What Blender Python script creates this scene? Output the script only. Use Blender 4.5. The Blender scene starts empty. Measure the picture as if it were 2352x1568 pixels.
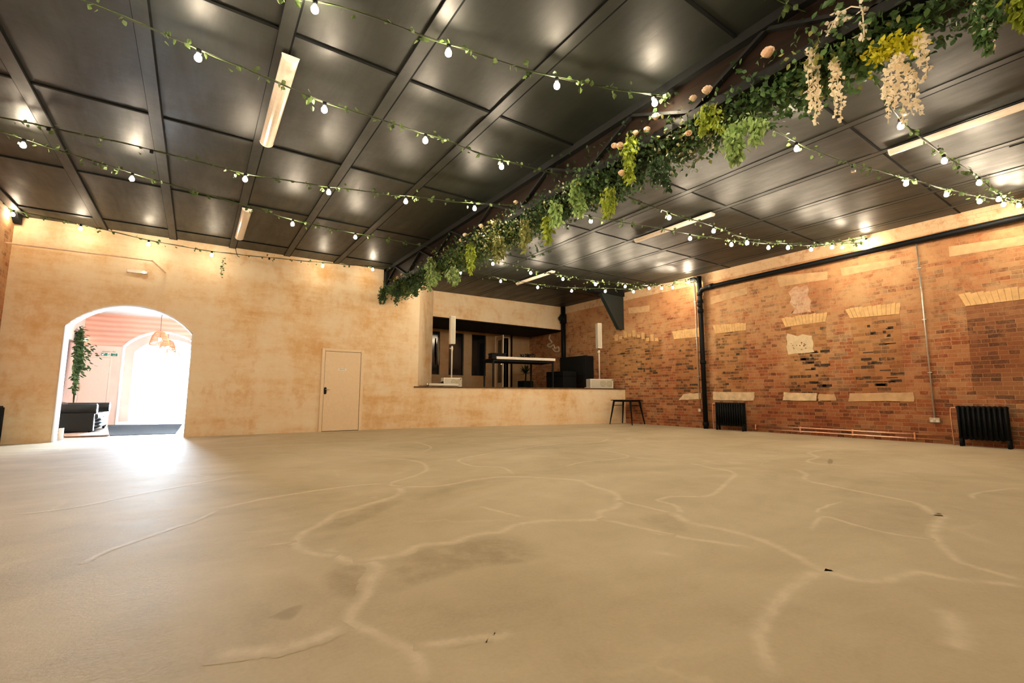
import bpy, math, random
import numpy as np
from mathutils import Matrix, Vector
random.seed(7); rng = np.random.default_rng(7)
S = bpy.context.scene
C = S.collection

# ---------------------------------------------------------------- camera
FPX = 1051.86
YAW, PIT, ROL = math.radians(34.4456), math.radians(6.7406), math.radians(0.1594)
CAM = np.array([0.0, 0.0, 0.85])
_f = np.array([math.sin(YAW)*math.cos(PIT), math.cos(YAW)*math.cos(PIT), math.sin(PIT)])
_r = np.array([math.cos(YAW), -math.sin(YAW), 0.0]); _u = np.cross(_r, _f)
R2 = _r*math.cos(ROL)+_u*math.sin(ROL); U2 = -_r*math.sin(ROL)+_u*math.cos(ROL)
cd = bpy.data.cameras.new('camera'); cam = bpy.data.objects.new('camera', cd); C.objects.link(cam)
cd.sensor_width = 36; cd.lens = FPX/2352*36; cd.clip_start = 0.05; cd.clip_end = 200
M = Matrix(((R2[0], U2[0], -_f[0], CAM[0]), (R2[1], U2[1], -_f[1], CAM[1]), (R2[2], U2[2], -_f[2], CAM[2]), (0, 0, 0, 1)))
cam.matrix_world = M; S.camera = cam

# ---------------------------------------------------------------- view, world, light
S.view_settings.view_transform = 'Standard'; S.view_settings.look = 'None'
S.view_settings.gamma = 1; S.view_settings.use_curve_mapping = False
S.view_settings.exposure = 1.10
S.cycles.use_denoising = True; S.cycles.use_light_tree = True
S.cycles.max_bounces = 10; S.cycles.diffuse_bounces = 6; S.cycles.glossy_bounces = 4
S.cycles.sample_clamp_indirect = 8.0; S.cycles.sample_clamp_direct = 0
S.cycles.caustics_reflective = False; S.cycles.caustics_refractive = False
W = bpy.data.worlds.new('world'); S.world = W; W.use_nodes = True
bg = W.node_tree.nodes['Background']; bg.inputs[0].default_value = (0.68, 0.84, 1.0, 1); bg.inputs[1].default_value = 135.0
DAY_END = 26.0
pl = bpy.data.lights.new('daylight_portal', 'AREA'); pl.shape = 'RECTANGLE'; pl.size = 2.6; pl.size_y = 3.0
plo = bpy.data.objects.new('daylight_portal', pl); C.objects.link(plo)
plo.location = (-0.9, DAY_END, 1.5); plo.rotation_euler = (math.radians(-90), 0, 0)
pl.cycles.is_portal = True
pl2 = bpy.data.lights.new('side_window_portal', 'AREA'); pl2.shape = 'RECTANGLE'; pl2.size = 1.6; pl2.size_y = 1.5
plo2 = bpy.data.objects.new('side_window_portal', pl2); C.objects.link(plo2)
plo2.location = (1.52, 14.2, 1.9); plo2.rotation_euler = (0, math.radians(90), 0); pl2.cycles.is_portal = True
BULB_COL = (1.0, 0.82, 0.58); BULB_STR = 290.0

# ---------------------------------------------------------------- pixel -> place helpers (used to measure real positions on real planes)
def ray(x, y):
    a = (x-1176)/FPX; b = -(y-784)/FPX
    return a*R2+b*U2+_f
def onx(x, y, X): d = ray(x, y); return CAM+(X-CAM[0])/d[0]*d
def ony(x, y, Y): d = ray(x, y); return CAM+(Y-CAM[1])/d[1]*d
def onz(x, y, Z): d = ray(x, y); return CAM+(Z-CAM[2])/d[2]*d
def onl(x, y, P, Q):
    n = np.array([-(Q[1]-P[1]), Q[0]-P[0]]); d = ray(x, y)
    return CAM+(n@(np.array(P[:2])-CAM[:2]))/(n@d[:2])*d
def cz(x): return 4.055+0.0121*x          # ceiling height

# ---------------------------------------------------------------- mesh helpers
class MB:
    def __init__(s): s.v = []; s.f = []; s.a = []
    def add(s, vs, fs, a=None):
        o = len(s.v); s.v += [tuple(map(float, v)) for v in vs]; s.f += [tuple(i+o for i in f) for f in fs]
        if a is not None: s.a += list(a)
        return s
    def box(s, x0, x1, y0, y1, z0, z1, M=None):
        vs = [(x, y, z) for z in (z0, z1) for y in (y0, y1) for x in (x0, x1)]
        if M is not None: vs = [tuple(M @ Vector(v)) for v in vs]
        return s.add(vs, [(0, 2, 3, 1), (4, 5, 7, 6), (0, 1, 5, 4), (2, 6, 7, 3), (0, 4, 6, 2), (1, 3, 7, 5)])
    def prism(s, pts, d):
        """pts: planar polygon in 3-D, extruded by vector d"""
        n = len(pts); p = [np.array(q, float) for q in pts]; q = [a+np.array(d, float) for a in p]
        fs = [tuple(range(n-1, -1, -1)), tuple(range(n, 2*n))]+[(i, (i+1) % n, n+(i+1) % n, n+i) for i in range(n)]
        return s.add(p+q, fs)
    def tube(s, path, r, n=8, cap=True):
        P = [np.array(p, float) for p in path]; m = len(P); rs = r if hasattr(r, '__len__') else [r]*m
        T = [P[min(i+1, m-1)]-P[max(i-1, 0)] for i in range(m)]; T = [t/(np.linalg.norm(t)+1e-9) for t in T]
        a = np.array([0, 0, 1.0]) if abs(T[0][2]) < 0.9 else np.array([1.0, 0, 0])
        vs = []
        for i in range(m):
            u = np.cross(T[i], a); u /= np.linalg.norm(u)+1e-9; w = np.cross(u, T[i]); a = w
            for k in range(n):
                t = 2*math.pi*k/n; vs.append(P[i]+rs[i]*(math.cos(t)*u+math.sin(t)*w))
        fs = [(i*n+k, i*n+(k+1) % n, (i+1)*n+(k+1) % n, (i+1)*n+k) for i in range(m-1) for k in range(n)]
        if cap: fs += [tuple(range(n-1, -1, -1)), tuple(range((m-1)*n, m*n))]
        return s.add(vs, fs)
    def lathe(s, prof, c=(0, 0, 0), n=16, M=None):
        """prof: (r, z) list, around z"""
        vs = []
        for r, z in prof:
            for k in range(n):
                t = 2*math.pi*k/n; v = Vector((c[0]+r*math.cos(t), c[1]+r*math.sin(t), c[2]+z))
                vs.append(tuple(M @ v) if M is not None else tuple(v))
        m = len(prof)
        fs = [(i*n+k, i*n+(k+1) % n, (i+1)*n+(k+1) % n, (i+1)*n+k) for i in range(m-1) for k in range(n)]
        if prof[0][0] > 1e-6: fs.append(tuple(range(n-1, -1, -1)))
        if prof[-1][0] > 1e-6: fs.append(tuple(range((m-1)*n, m*n)))
        return s.add(vs, fs)
    def ball(s, c, r, n=10, m=8, sc=(1, 1, 1)):
        prof = [(max(1e-5, r*math.sin(math.pi*i/m)), -r*math.cos(math.pi*i/m)) for i in range(m+1)]
        o = len(s.v); s.lathe(prof, (0, 0, 0), n)
        for i in range(o, len(s.v)):
            v = s.v[i]; s.v[i] = (c[0]+v[0]*sc[0], c[1]+v[1]*sc[1], c[2]+v[2]*sc[2])
        return s
    def build(s, name, mat, parent=None, smooth=False, bevel=0, origin=None):
        me = bpy.data.meshes.new(name)
        v = np.array(s.v, float)
        o = np.array(origin if origin is not None else (0, 0, 0), float)
        if parent is not None and parent.type == 'EMPTY' and origin is None: pass
        me.from_pydata([tuple(p-o) for p in v], [], s.f); me.update()
        if s.a:
            at = me.attributes.new('a', 'FLOAT', 'POINT'); at.data.foreach_set('value', np.array(s.a, np.float32))
        if smooth: me.shade_smooth() if hasattr(me, 'shade_smooth') else me.polygons.foreach_set('use_smooth', [True]*len(me.polygons))
        if mat: me.materials.append(mat)
        ob = bpy.data.objects.new(name, me); C.objects.link(ob); ob.location = tuple(o)
        if smooth == 'auto': 
            try: me.set_sharp_from_angle(angle=math.radians(40))
            except Exception: pass
        if bevel:
            md = ob.modifiers.new('b', 'BEVEL'); md.width = bevel; md.segments = 2; md.limit_method = 'ANGLE'
        if parent is not None:
            ob.parent = parent; ob.matrix_parent_inverse = parent.matrix_basis.inverted()
        return ob
def thing(name, label, cat, loc=(0, 0, 0), rz=0, group=None):
    o = bpy.data.objects.new(name, None); C.objects.link(o); o.location = tuple(map(float, loc)); o.rotation_euler = (0, 0, rz); o.empty_display_size = 0.1
    o['label'] = label; o['category'] = cat
    if group: o['group'] = group
    return o
def tag(o, label, cat, group=None, kind=None):
    o['label'] = label; o['category'] = cat
    if group: o['group'] = group
    if kind: o['kind'] = kind
    return o
def struct(o): o['kind'] = 'structure'; return o
def local(ob, parent):      # part modelled in the thing's own space
    ob.parent = parent; ob.matrix_parent_inverse = Matrix.Identity(4); return ob
def copy_tree(o, parent=None):
    c = o.copy(); C.objects.link(c)
    if parent is not None: c.parent = parent; c.matrix_parent_inverse = o.matrix_parent_inverse.copy()
    for ch in list(o.children): copy_tree(ch, c)
    return c

# ---------------------------------------------------------------- materials
def srgb(r, g, b):
    return tuple(((c/255)/12.92 if c/255 <= 0.04045 else ((c/255+0.055)/1.055)**2.4) for c in (r, g, b))+(1,)
class NM:
    def __init__(s, name):
        s.m = bpy.data.materials.new(name); s.m.use_nodes = True; s.t = s.m.node_tree; s.n = s.t.nodes; s.l = s.t.links
        s.b = s.n['Principled BSDF']
    def new(s, typ, **kw):
        n = s.n.new(typ)
        for k, v in kw.items():
            if k.startswith('i_'): n.inputs[k[2:].replace('_', ' ')].default_value = v
            else: setattr(n, k, v)
        return n
    def link(s, a, b): s.l.new(a, b)
    def coord(s, scale=(1, 1, 1), rot=(0, 0, 0), loc=(0, 0, 0)):
        c = s.new('ShaderNodeTexCoord'); m = s.new('ShaderNodeMapping'); g = s.new('ShaderNodeNewGeometry')
        m.inputs['Scale'].default_value = scale; m.inputs['Rotation'].default_value = rot; m.inputs['Location'].default_value = loc
        s.link(g.outputs['Position'], m.inputs['Vector']); return m.outputs[0]
    def noise(s, vec, scale, detail=5, rough=0.55, dist=0.0):
        n = s.new('ShaderNodeTexNoise'); n.inputs['Scale'].default_value = scale; n.inputs['Detail'].default_value = detail
        n.inputs['Roughness'].default_value = rough; n.inputs['Distortion'].default_value = dist
        s.link(vec, n.inputs['Vector']); return n.outputs['Fac']
    def ramp(s, fac, stops):
        r = s.new('ShaderNodeValToRGB'); e = r.color_ramp.elements
        while len(e) < len(stops): e.new(0.5)
        for i, (p, c) in enumerate(stops): e[i].position = p; e[i].color = c if len(c) == 4 else tuple(c)+(1,)
        s.link(fac, r.inputs[0]); return r.outputs[0]
    def mix(s, fac, a, b, mode='MIX'):
        m = s.new('ShaderNodeMix', data_type='RGBA', blend_type=mode)
        for sock, v in ((0, fac), (6, a), (7, b)):
            if isinstance(v, (int, float)): m.inputs[sock].default_value = v
            elif isinstance(v, tuple): m.inputs[sock].default_value = v
            else: s.link(v, m.inputs[sock])
        return m.outputs[2]
    def math(s, op, a, b=None, c=None):
        m = s.new('ShaderNodeMath', operation=op)
        for i, v in enumerate((a, b, c)):
            if v is None: continue
            if isinstance(v, (int, float)): m.inputs[i].default_value = v
            else: s.link(v, m.inputs[i])
        return m.outputs[0]
    def bump(s, h, strength=0.3, dist=0.01):
        b = s.new('ShaderNodeBump'); b.inputs['Strength'].default_value = strength; b.inputs['Distance'].default_value = dist
        s.link(h, b.inputs['Height']); s.link(b.outputs[0], s.b.inputs['Normal'])
    def col(s, c):
        if isinstance(c, tuple): s.b.inputs['Base Color'].default_value = c
        else: s.link(c, s.b.inputs['Base Color'])
def simple(name, c, rough=0.5, metal=0.0, spec=0.5, var=0.12, scale=20, emis=None, estr=0):
    m = NM(name); v = m.coord()
    n = m.noise(v, scale, 3)
    d = tuple(max(0, k*(1-var)) for k in c[:3])+(1,); u = tuple(min(1, k*(1+var)) for k in c[:3])+(1,)
    m.col(m.ramp(n, [(0.3, d), (0.7, u)]))
    m.b.inputs['Roughness'].default_value = rough; m.b.inputs['Metallic'].default_value = metal
    m.b.inputs['Specular IOR Level'].default_value = spec
    if emis: m.b.inputs['Emission Color'].default_value = emis; m.b.inputs['Emission Strength'].default_value = estr
    return m.m

def plaster_mat(name='bare_plaster', k=None):
    m = NM(name); v = m.coord(); vs = m.coord(scale=(1, 1, 0.45)); vh = m.coord(scale=(0.35, 0.35, 1.6))
    n1 = m.noise(vs, 1.0, 8, 0.66, 0.0); n2 = m.noise(vh, 2.6, 7, 0.66, 0.0); n3 = m.noise(v, 11, 7, 0.75, 0.0)
    f = m.math('ADD', m.math('MULTIPLY', n1, 0.50), m.math('ADD', m.math('MULTIPLY', n2, 0.30), m.math('MULTIPLY', n3, 0.20)))
    c = m.ramp(f, [(0.38, (0.66, 0.39, 0.17, 1)), (0.45, (0.76, 0.54, 0.31, 1)), (0.51, (0.81, 0.64, 0.43, 1)), (0.60, (0.84, 0.71, 0.52, 1))])
    n4 = m.noise(m.coord(scale=(1, 1, 0.8), loc=(5, 0, 0)), 1.7, 8, 0.68, 0.0)
    c = m.mix(m.ramp(n4, [(0.55, (0, 0, 0)), (0.68, (0.8, 0.8, 0.8))]), c, (0.68, 0.41, 0.18, 1))
    # faint board joints every 1.2 m
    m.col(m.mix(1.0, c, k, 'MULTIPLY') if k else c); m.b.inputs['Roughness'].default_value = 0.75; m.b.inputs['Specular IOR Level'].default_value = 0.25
    m.bump(n3, 0.15, 0.01); return m.m
def concrete_mat(name='polished_concrete', lift=0.0, vein=False):
    m = NM(name); v = m.coord(); vs = m.coord(scale=(0.55, 1.0, 1), rot=(0, 0, 0.6))
    n1 = m.noise(vs, 0.55, 6, 0.6, 0.8); n2 = m.noise(v, 2.2, 6, 0.65, 0.5); n3 = m.noise(v, 60, 3, 0.6)
    f = m.math('ADD', m.math('MULTIPLY', n1, 0.6), m.math('ADD', m.math('MULTIPLY', n2, 0.28), m.math('MULTIPLY', n3, 0.12)))
    base = m.ramp(f, [(0.36, (0.37, 0.30, 0.185, 1)), (0.48, (0.47, 0.39, 0.255, 1)), (0.62, (0.57, 0.485, 0.335, 1))])
    # fine secondary veins
    vo = m.new('ShaderNodeTexVoronoi', feature='DISTANCE_TO_EDGE'); vo.inputs['Scale'].default_value = 0.42
    wob = m.new('ShaderNodeTexNoise'); wob.inputs['Scale'].default_value = 1.3; wob.inputs['Detail'].default_value = 5
    m.link(v, wob.inputs['Vector']); add = m.new('ShaderNodeVectorMath', operation='MULTIPLY_ADD')
    m.link(wob.outputs['Color'], add.inputs[0]); add.inputs[1].default_value = (1.4, 1.4, 0); m.link(v, add.inputs[2])
    m.link(add.outputs[0], vo.inputs['Vector'])
    ed = m.ramp(vo.outputs['Distance'], [(0.0, (0.3, 0.3, 0.3)), (0.018, (0, 0, 0))])
    msk = m.math('MULTIPLY', ed, m.ramp(m.noise(v, 0.8, 3), [(0.5, (0, 0, 0)), (0.62, (1, 1, 1))]))
    base = m.mix(msk, base, (0.68, 0.585, 0.42, 1))
    if vein:
        at = m.new('ShaderNodeAttribute', attribute_name='a')
        brk = m.ramp(m.noise(v, 7, 5, 0.7), [(0.30, (0.25, 0.25, 0.25)), (0.6, (1, 1, 1))])
        a2 = m.math('POWER', at.outputs['Fac'], 1.5)
        if vein == 'light': base = m.mix(m.math('MULTIPLY', m.math('MULTIPLY', a2, brk), 0.6), base, (0.74, 0.64, 0.475, 1))
        else: base = m.mix(m.math('MULTIPLY', m.math('MULTIPLY', at.outputs['Fac'], brk), 0.6), base, (0.27, 0.205, 0.11, 1))
    m.col(base)
    rr = m.ramp(n2, [(0.35, (0.70,)*3), (0.65, (0.74,)*3)]); m.link(rr, m.b.inputs['Roughness'])
    m.b.inputs['Specular IOR Level'].default_value = 0.42; m.b.inputs['Coat Weight'].default_value = 0.0
    m.bump(m.math('ADD', n3, m.noise(vs, 9, 6, 0.7)), 0.10, 0.01); return m.m
def brick_mat(name, stops, mortar, smear=0.5, smear_col=(0.62, 0.38, 0.2, 1), bw=0.235, rh=0.075, swap=False, dark=0.0, rough_scale=1.0):
    m = NM(name); g = m.new('ShaderNodeNewGeometry'); sx = m.new('ShaderNodeSeparateXYZ'); m.link(g.outputs['Position'], sx.inputs[0])
    v = m.coord()
    w = m.new('ShaderNodeTexNoise'); w.inputs['Scale'].default_value = 4.0; w.inputs['Detail'].default_value = 4; m.link(v, w.inputs['Vector'])
    sw = m.new('ShaderNodeSeparateXYZ'); m.link(w.outputs['Color'], sw.inputs[0])
    cx = m.new('ShaderNodeCombineXYZ')
    m.link(m.math('MULTIPLY_ADD', sw.outputs[0], 0.05, m.math('ADD', sx.outputs[1], sx.outputs[0])), cx.inputs[0])
    m.link(m.math('MULTIPLY_ADD', sw.outputs[1], 0.03, sx.outputs[2]), cx.inputs[1])
    b = m.new('ShaderNodeTexBrick'); b.offset = 0.5; b.squash = 0.55; b.squash_frequency = 3
    b.inputs['Color1'].default_value = (0, 0, 0, 1); b.inputs['Color2'].default_value = (1, 1, 1, 1); b.inputs['Mortar'].default_value = (0.5, 0.5, 0.5, 1)
    b.inputs['Scale'].default_value = 1.0; b.inputs['Brick Width'].default_value = bw; b.inputs['Row Height'].default_value = rh
    b.inputs['Mortar Size'].default_value = 0.006; b.inputs['Mortar Smooth'].default_value = 0.5; b.inputs['Bias'].default_value = 0.0
    m.link(cx.outputs[0], b.inputs['Vector'])
    tint = m.noise(v, 0.9, 4, 0.6)
    bc = m.ramp(m.math('MULTIPLY_ADD', m.math('SUBTRACT', tint, 0.5), 0.9, b.outputs['Color']), stops)
    fine = m.noise(v, 38, 6, 0.7)
    bc = m.mix(m.math('MULTIPLY', fine, 0.55), bc, (0.32, 0.14, 0.06, 1), 'MULTIPLY') if dark else m.mix(m.ramp(fine, [(0.45, (0, 0, 0)), (0.8, (0.7, 0.7, 0.7))]), bc, smear_col)
    c = m.mix(b.outputs['Fac'], bc, mortar)
    sn = m.noise(v, 3.2*rough_scale, 8, 0.72, 0.4)
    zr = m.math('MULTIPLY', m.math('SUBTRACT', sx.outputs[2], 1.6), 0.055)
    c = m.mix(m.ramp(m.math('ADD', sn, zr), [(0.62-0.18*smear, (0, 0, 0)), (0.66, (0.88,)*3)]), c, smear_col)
    big = m.noise(v, 0.55, 3, 0.5)
    c = m.mix(m.ramp(big, [(0.42, (0, 0, 0)), (0.6, (0.6,)*3)]), c, (0.62, 0.40, 0.30, 1), 'MULTIPLY')
    foot = m.math('ADD', m.math('MULTIPLY', sx.outputs[2], 0.45), m.math('MULTIPLY', m.noise(v, 1.2, 5, 0.6), 0.9))  # darker towards the floor: light falloff painted into the brick colour
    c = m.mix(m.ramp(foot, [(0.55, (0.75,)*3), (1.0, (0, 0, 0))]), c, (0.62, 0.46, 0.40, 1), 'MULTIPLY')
    m.col(c); m.b.inputs['Roughness'].default_value = 0.82; m.b.inputs['Specular IOR Level'].default_value = 0.3
    h = m.math('ADD', m.math('MULTIPLY', b.outputs['Fac'], -1.0), m.math('MULTIPLY', fine, 0.8))
    m.bump(h, 0.55, 0.012); return m

RED = [(0.0, (0.15, 0.055, 0.025, 1)), (0.3, (0.34, 0.10, 0.036, 1)), (0.55, (0.46, 0.17, 0.065, 1)), (0.8, (0.52, 0.27, 0.12, 1)), (1.0, (0.24, 0.14, 0.08, 1))]
TAN = [(0.0, (0.045, 0.03, 0.02, 1)), (0.22, (0.28, 0.12, 0.045, 1)), (0.5, (0.43, 0.20, 0.075, 1)), (0.8, (0.50, 0.26, 0.11, 1)), (1.0, (0.06, 0.04, 0.03, 1))]
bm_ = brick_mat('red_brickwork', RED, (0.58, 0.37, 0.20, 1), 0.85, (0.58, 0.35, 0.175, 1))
# bare, paler stone course next to the ceiling
_g = bm_.new('ShaderNodeNewGeometry'); _s = bm_.new('ShaderNodeSeparateXYZ'); bm_.link(_g.outputs['Position'], _s.inputs[0])
_m = bm_.math('MULTIPLY', bm_.math('GREATER_THAN', _s.outputs[2], 3.93), bm_.ramp(bm_.noise(bm_.coord(), 5, 6, 0.7), [(0.35, (0.2,)*3), (0.5, (0.9,)*3)]))
_c = bm_.b.inputs['Base Color'].links[0].from_socket
bm_.col(bm_.mix(_m, _c, (0.66, 0.46, 0.28, 1)))
M_BRICK = bm_.m
M_INFILL = brick_mat('tan_brickwork', TAN, (0.50, 0.28, 0.12, 1), 0.75, (0.50, 0.27, 0.115, 1)).m
M_INDARK = brick_mat('brown_brickwork', [(0.0, (0.10, 0.05, 0.03, 1)), (0.5, (0.27, 0.11, 0.05, 1)), (1.0, (0.36, 0.16, 0.07, 1))], (0.45, 0.24, 0.11, 1), 0.45, (0.40, 0.20, 0.09, 1)).m
M_WHITEBRICK = brick_mat('limewashed_brickwork', RED, (0.75, 0.6, 0.45, 1), 1.25, (0.78, 0.62, 0.46, 1), rough_scale=2.2).m
M_PLASTER = plaster_mat(); M_PLASTSH = plaster_mat('shaded_plaster', (0.52, 0.43, 0.35, 1)); M_FLOOR = concrete_mat(); M_VEIN = concrete_mat('concrete_light_vein', vein='light'); M_STAIN = concrete_mat('concrete_dark_stain', vein='dark')  # second plaster: shade behind the header multiplied into its colour
def ceiling_mat():
    m = NM('black_gloss_ceiling'); v = m.coord(); vs = m.coord(scale=(3.0, 0.5, 1))
    n1 = m.noise(vs, 1.6, 6, 0.65, 0.4); n2 = m.noise(v, 1.1, 4); n3 = m.noise(v, 14, 5, 0.65)
    m.col(m.ramp(n2, [(0.3, (0.007, 0.010, 0.008, 1)), (0.7, (0.017, 0.019, 0.014, 1))]))
    m.link(m.ramp(n1, [(0.3, (0.42,)*3), (0.7, (0.60,)*3)]), m.b.inputs['Roughness'])
    m.b.inputs['Specular IOR Level'].default_value = 0.45
    m.bump(m.math('ADD', m.math('MULTIPLY', n2, 6.0), m.math('ADD', n1, m.math('MULTIPLY', n3, 0.35))), 0.25, 0.012)
    return m.m
M_CEIL = ceiling_mat()
M_GROOVE = simple('black_joint', (0.004, 0.005, 0.005, 1), 0.8, spec=0.1)
M_BLACK = simple('black_paint', (0.008, 0.009, 0.009, 1), 0.6, spec=0.25)
M_BLACKM = simple('matt_black', (0.006, 0.007, 0.008, 1), 0.7, spec=0.2)
M_IRON = simple('cast_iron_black', (0.004, 0.005, 0.006, 1), 0.55, spec=0.15)
M_GREENBLK = simple('dark_green_paint', (0.012, 0.022, 0.022, 1), 0.5)
M_WOODD = None
def wood_mat(name, c1, c2, rough=0.55, sc=(12, 1, 12)):
    m = NM(name); v = m.coord(scale=sc); n = m.noise(v, 1.6, 6, 0.6, 0.8)
    m.col(m.ramp(n, [(0.3, c1), (0.7, c2)])); m.b.inputs['Roughness'].default_value = rough; m.b.inputs['Specular IOR Level'].default_value = 0.15; m.bump(n, 0.2, 0.004); return m.m
M_WOODD = wood_mat('dark_stained_wood', (0.004, 0.003, 0.002, 1), (0.018, 0.009, 0.005, 1))
M_EDGE = wood_mat('stage_edge_ply', (0.05, 0.028, 0.014, 1), (0.14, 0.075, 0.035, 1))
M_DOOR = simple('door_paint', (0.80, 0.62, 0.41, 1), 0.5, var=0.03)
M_STONE = simple('sandstone', (0.56, 0.355, 0.185, 1), 0.85, var=0.14, scale=7)
M_LINTEL = simple('yellow_arch_brick', (0.68, 0.43, 0.19, 1), 0.8, var=0.16, scale=9)
M_SILL = simple('pale_stone', (0.66, 0.49, 0.30, 1), 0.85, var=0.2, scale=8)
M_PATCH = simple('pale_plaster', (0.68, 0.54, 0.35, 1), 0.85, var=0.1, scale=12)
M_WHITE = simple('white_enamel', (0.80, 0.76, 0.70, 1), 0.3, var=0.03)
M_CREAM = simple('cream_enamel', (0.80, 0.70, 0.58, 1), 0.25, var=0.05)
M_SPK = simple('white_speaker_plastic', (0.72, 0.68, 0.60, 1), 0.45, var=0.03)
M_GRILLE = simple('pale_grille', (0.55, 0.51, 0.42, 1), 0.6, var=0.15, scale=150)
M_CHROME = simple('brushed_metal', (0.65, 0.60, 0.52, 1), 0.3, 1.0)
M_COPPER = simple('copper', (0.95, 0.50, 0.30, 1), 0.38, 1.0)
M_CONDUIT = simple('galvanised_conduit', (0.62, 0.60, 0.56, 1), 0.35, 0.8)
M_PINK = simple('pink_plaster', (0.82, 0.62, 0.56, 1), 0.7, var=0.06, scale=3)
def pinkboard():
    m = NM('pink_brickwork'); v = m.coord(); n = m.noise(v, 3, 4)
    w = m.new('ShaderNodeTexWave', wave_type='BANDS', bands_direction='Z'); w.inputs['Scale'].default_value = 2.2; w.inputs['Distortion'].default_value = 1.0; w.inputs['Detail'].default_value = 2
    m.link(v, w.inputs['Vector'])
    c = m.mix(n, (0.66, 0.36, 0.28, 1), (0.78, 0.48, 0.39, 1)); c = m.mix(m.math('MULTIPLY', w.outputs['Fac'], 0.5), c, (0.50, 0.20, 0.13, 1))
    m.col(c); m.b.inputs['Roughness'].default_value = 0.7; m.bump(w.outputs['Fac'], 0.3, 0.02); return m.m
M_PINKB = pinkboard()
M_HALLW = simple('white_hall_paint', (0.84, 0.84, 0.86, 1), 0.6, var=0.02)
M_PINKD = simple('pink_door_paint', (0.84, 0.69, 0.62, 1), 0.5, var=0.02)
M_MAT = simple('grey_entrance_mat', (0.07, 0.075, 0.08, 1), 1.0, spec=0.0, var=0.3, scale=60)
M_COIR = simple('brown_coir', (0.28, 0.15, 0.09, 1), 0.9, var=0.3, scale=60)
M_LEATHER = simple('black_leather', (0.004, 0.005, 0.005, 1), 0.38, spec=0.22)
M_LEATHR = simple('brown_black_leather', (0.045, 0.022, 0.018, 1), 0.33, spec=0.6)
M_RATTAN = simple('orange_rattan', (0.70, 0.22, 0.10, 1), 0.6, var=0.2, scale=40)
M_GLASSD = simple('dark_window_glass', (0.004, 0.005, 0.007, 1), 0.12, spec=0.6)
M_PALESTRIP = simple('pale_beige', (0.30, 0.24, 0.16, 1), 0.8)
M_SIGNG = simple('sign_green', (0.0, 0.13, 0.10, 1), 0.5)
M_SIGNW = simple('sign_white', (0.82, 0.84, 0.80, 1), 0.5, var=0.02)
M_TEXT = simple('dark_lettering', (0.10, 0.08, 0.07, 1), 0.6)
M_LEDG = simple('green_led', (0.2, 0.9, 0.6, 1), 0.4, emis=(0.25, 1, 0.72, 1), estr=9)
M_BULB = simple('lit_bulb', (1, 0.9, 0.75, 1), 0.3, emis=BULB_COL+(1,), estr=BULB_STR)
M_BULBD = simple('dim_lit_bulb', (1, 0.9, 0.75, 1), 0.3, emis=BULB_COL+(1,), estr=BULB_STR*0.45)
M_BULB2 = simple('hall_bulb', (1, 0.9, 0.75, 1), 0.3, emis=(1.0, 0.75, 0.55, 1), estr=5)
def glass():
    m = NM('clear_bulb_glass'); m.b.inputs['Transmission Weight'].default_value = 0.9; m.b.inputs['Roughness'].default_value = 0.05
    m.b.inputs['Base Color'].default_value = (1, 0.93, 0.85, 1); return m.m
M_UNLIT = glass()
M_CABLE = simple('green_black_cable', (0.02, 0.022, 0.012, 1), 0.55)
def leaf(name, c, v=0.35, tr=0.25):
    m = NM(name); vv = m.coord(); n = m.noise(vv, 17, 2); n2 = m.noise(vv, 2.0, 2)
    d = tuple(k*(1-v) for k in c)+(1,); u = tuple(min(1, k*(1+v)) for k in c)+(1,)
    cc = m.ramp(m.math('ADD', m.math('MULTIPLY', n, 0.6), m.math('MULTIPLY', n2, 0.4)), [(0.35, d), (0.65, u)]); m.col(cc)
    m.b.inputs['Roughness'].default_value = 0.5; m.b.inputs['Specular IOR Level'].default_value = 0.35
    t = m.new('ShaderNodeBsdfTranslucent'); m.link(cc, t.inputs['Color']); mx = m.new('ShaderNodeMixShader'); mx.inputs[0].default_value = tr
    out = m.n['Material Output']; m.link(m.b.outputs[0], mx.inputs[1]); m.link(t.outputs[0], mx.inputs[2]); m.link(mx.outputs[0], out.inputs['Surface']); return m.m
L_IVY = leaf('ivy_leaf', (0.085, 0.135, 0.04), 0.5); L_DARK = leaf('dark_foliage', (0.04, 0.085, 0.03), 0.5)
L_MID = leaf('mid_foliage', (0.09, 0.18, 0.06), 0.45); L_LIME = leaf('lime_fern', (0.34, 0.43, 0.05), 0.35); L_PALE = leaf('pale_green_fern', (0.30, 0.44, 0.15), 0.35)
L_YEL = leaf('yellow_leaf', (0.60, 0.58, 0.03), 0.3); L_WIST = leaf('cream_petal', (0.95, 0.88, 0.72), 0.04, 0.4); L_ROSE = leaf('rose_petal', (0.90, 0.76, 0.60), 0.06, 0.3)
L_OLIVE = leaf('olive_foliage', (0.22, 0.24, 0.06), 0.4); L_WHITE = leaf('white_leaf', (0.62, 0.64, 0.50), 0.15); L_BAMB = leaf('bamboo_leaf', (0.035, 0.075, 0.02), 0.5)

# ================================================================ SETTING
XL, XR, YA, YB, YC = -2.87, 11.3, 11.5, 15.2, -4.0
mb = MB().box(XL-0.3, XR+0.3, YC-0.3, 11.5, -0.12, 0.0); struct(mb.build('floor', M_FLOOR))
mb = MB().box(-3.3, 1.6, 11.5, 34, -0.12, 0.0)
for i, (x0, x1) in enumerate(((XL-0.3, 3.85), (3.85, XR+0.3))):
    pass
floor = bpy.data.objects['floor']
struct(mb.build('floor', simple('hall_floor_concrete', (0.46, 0.40, 0.33, 1), 0.35, var=0.12, scale=2)))
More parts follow.
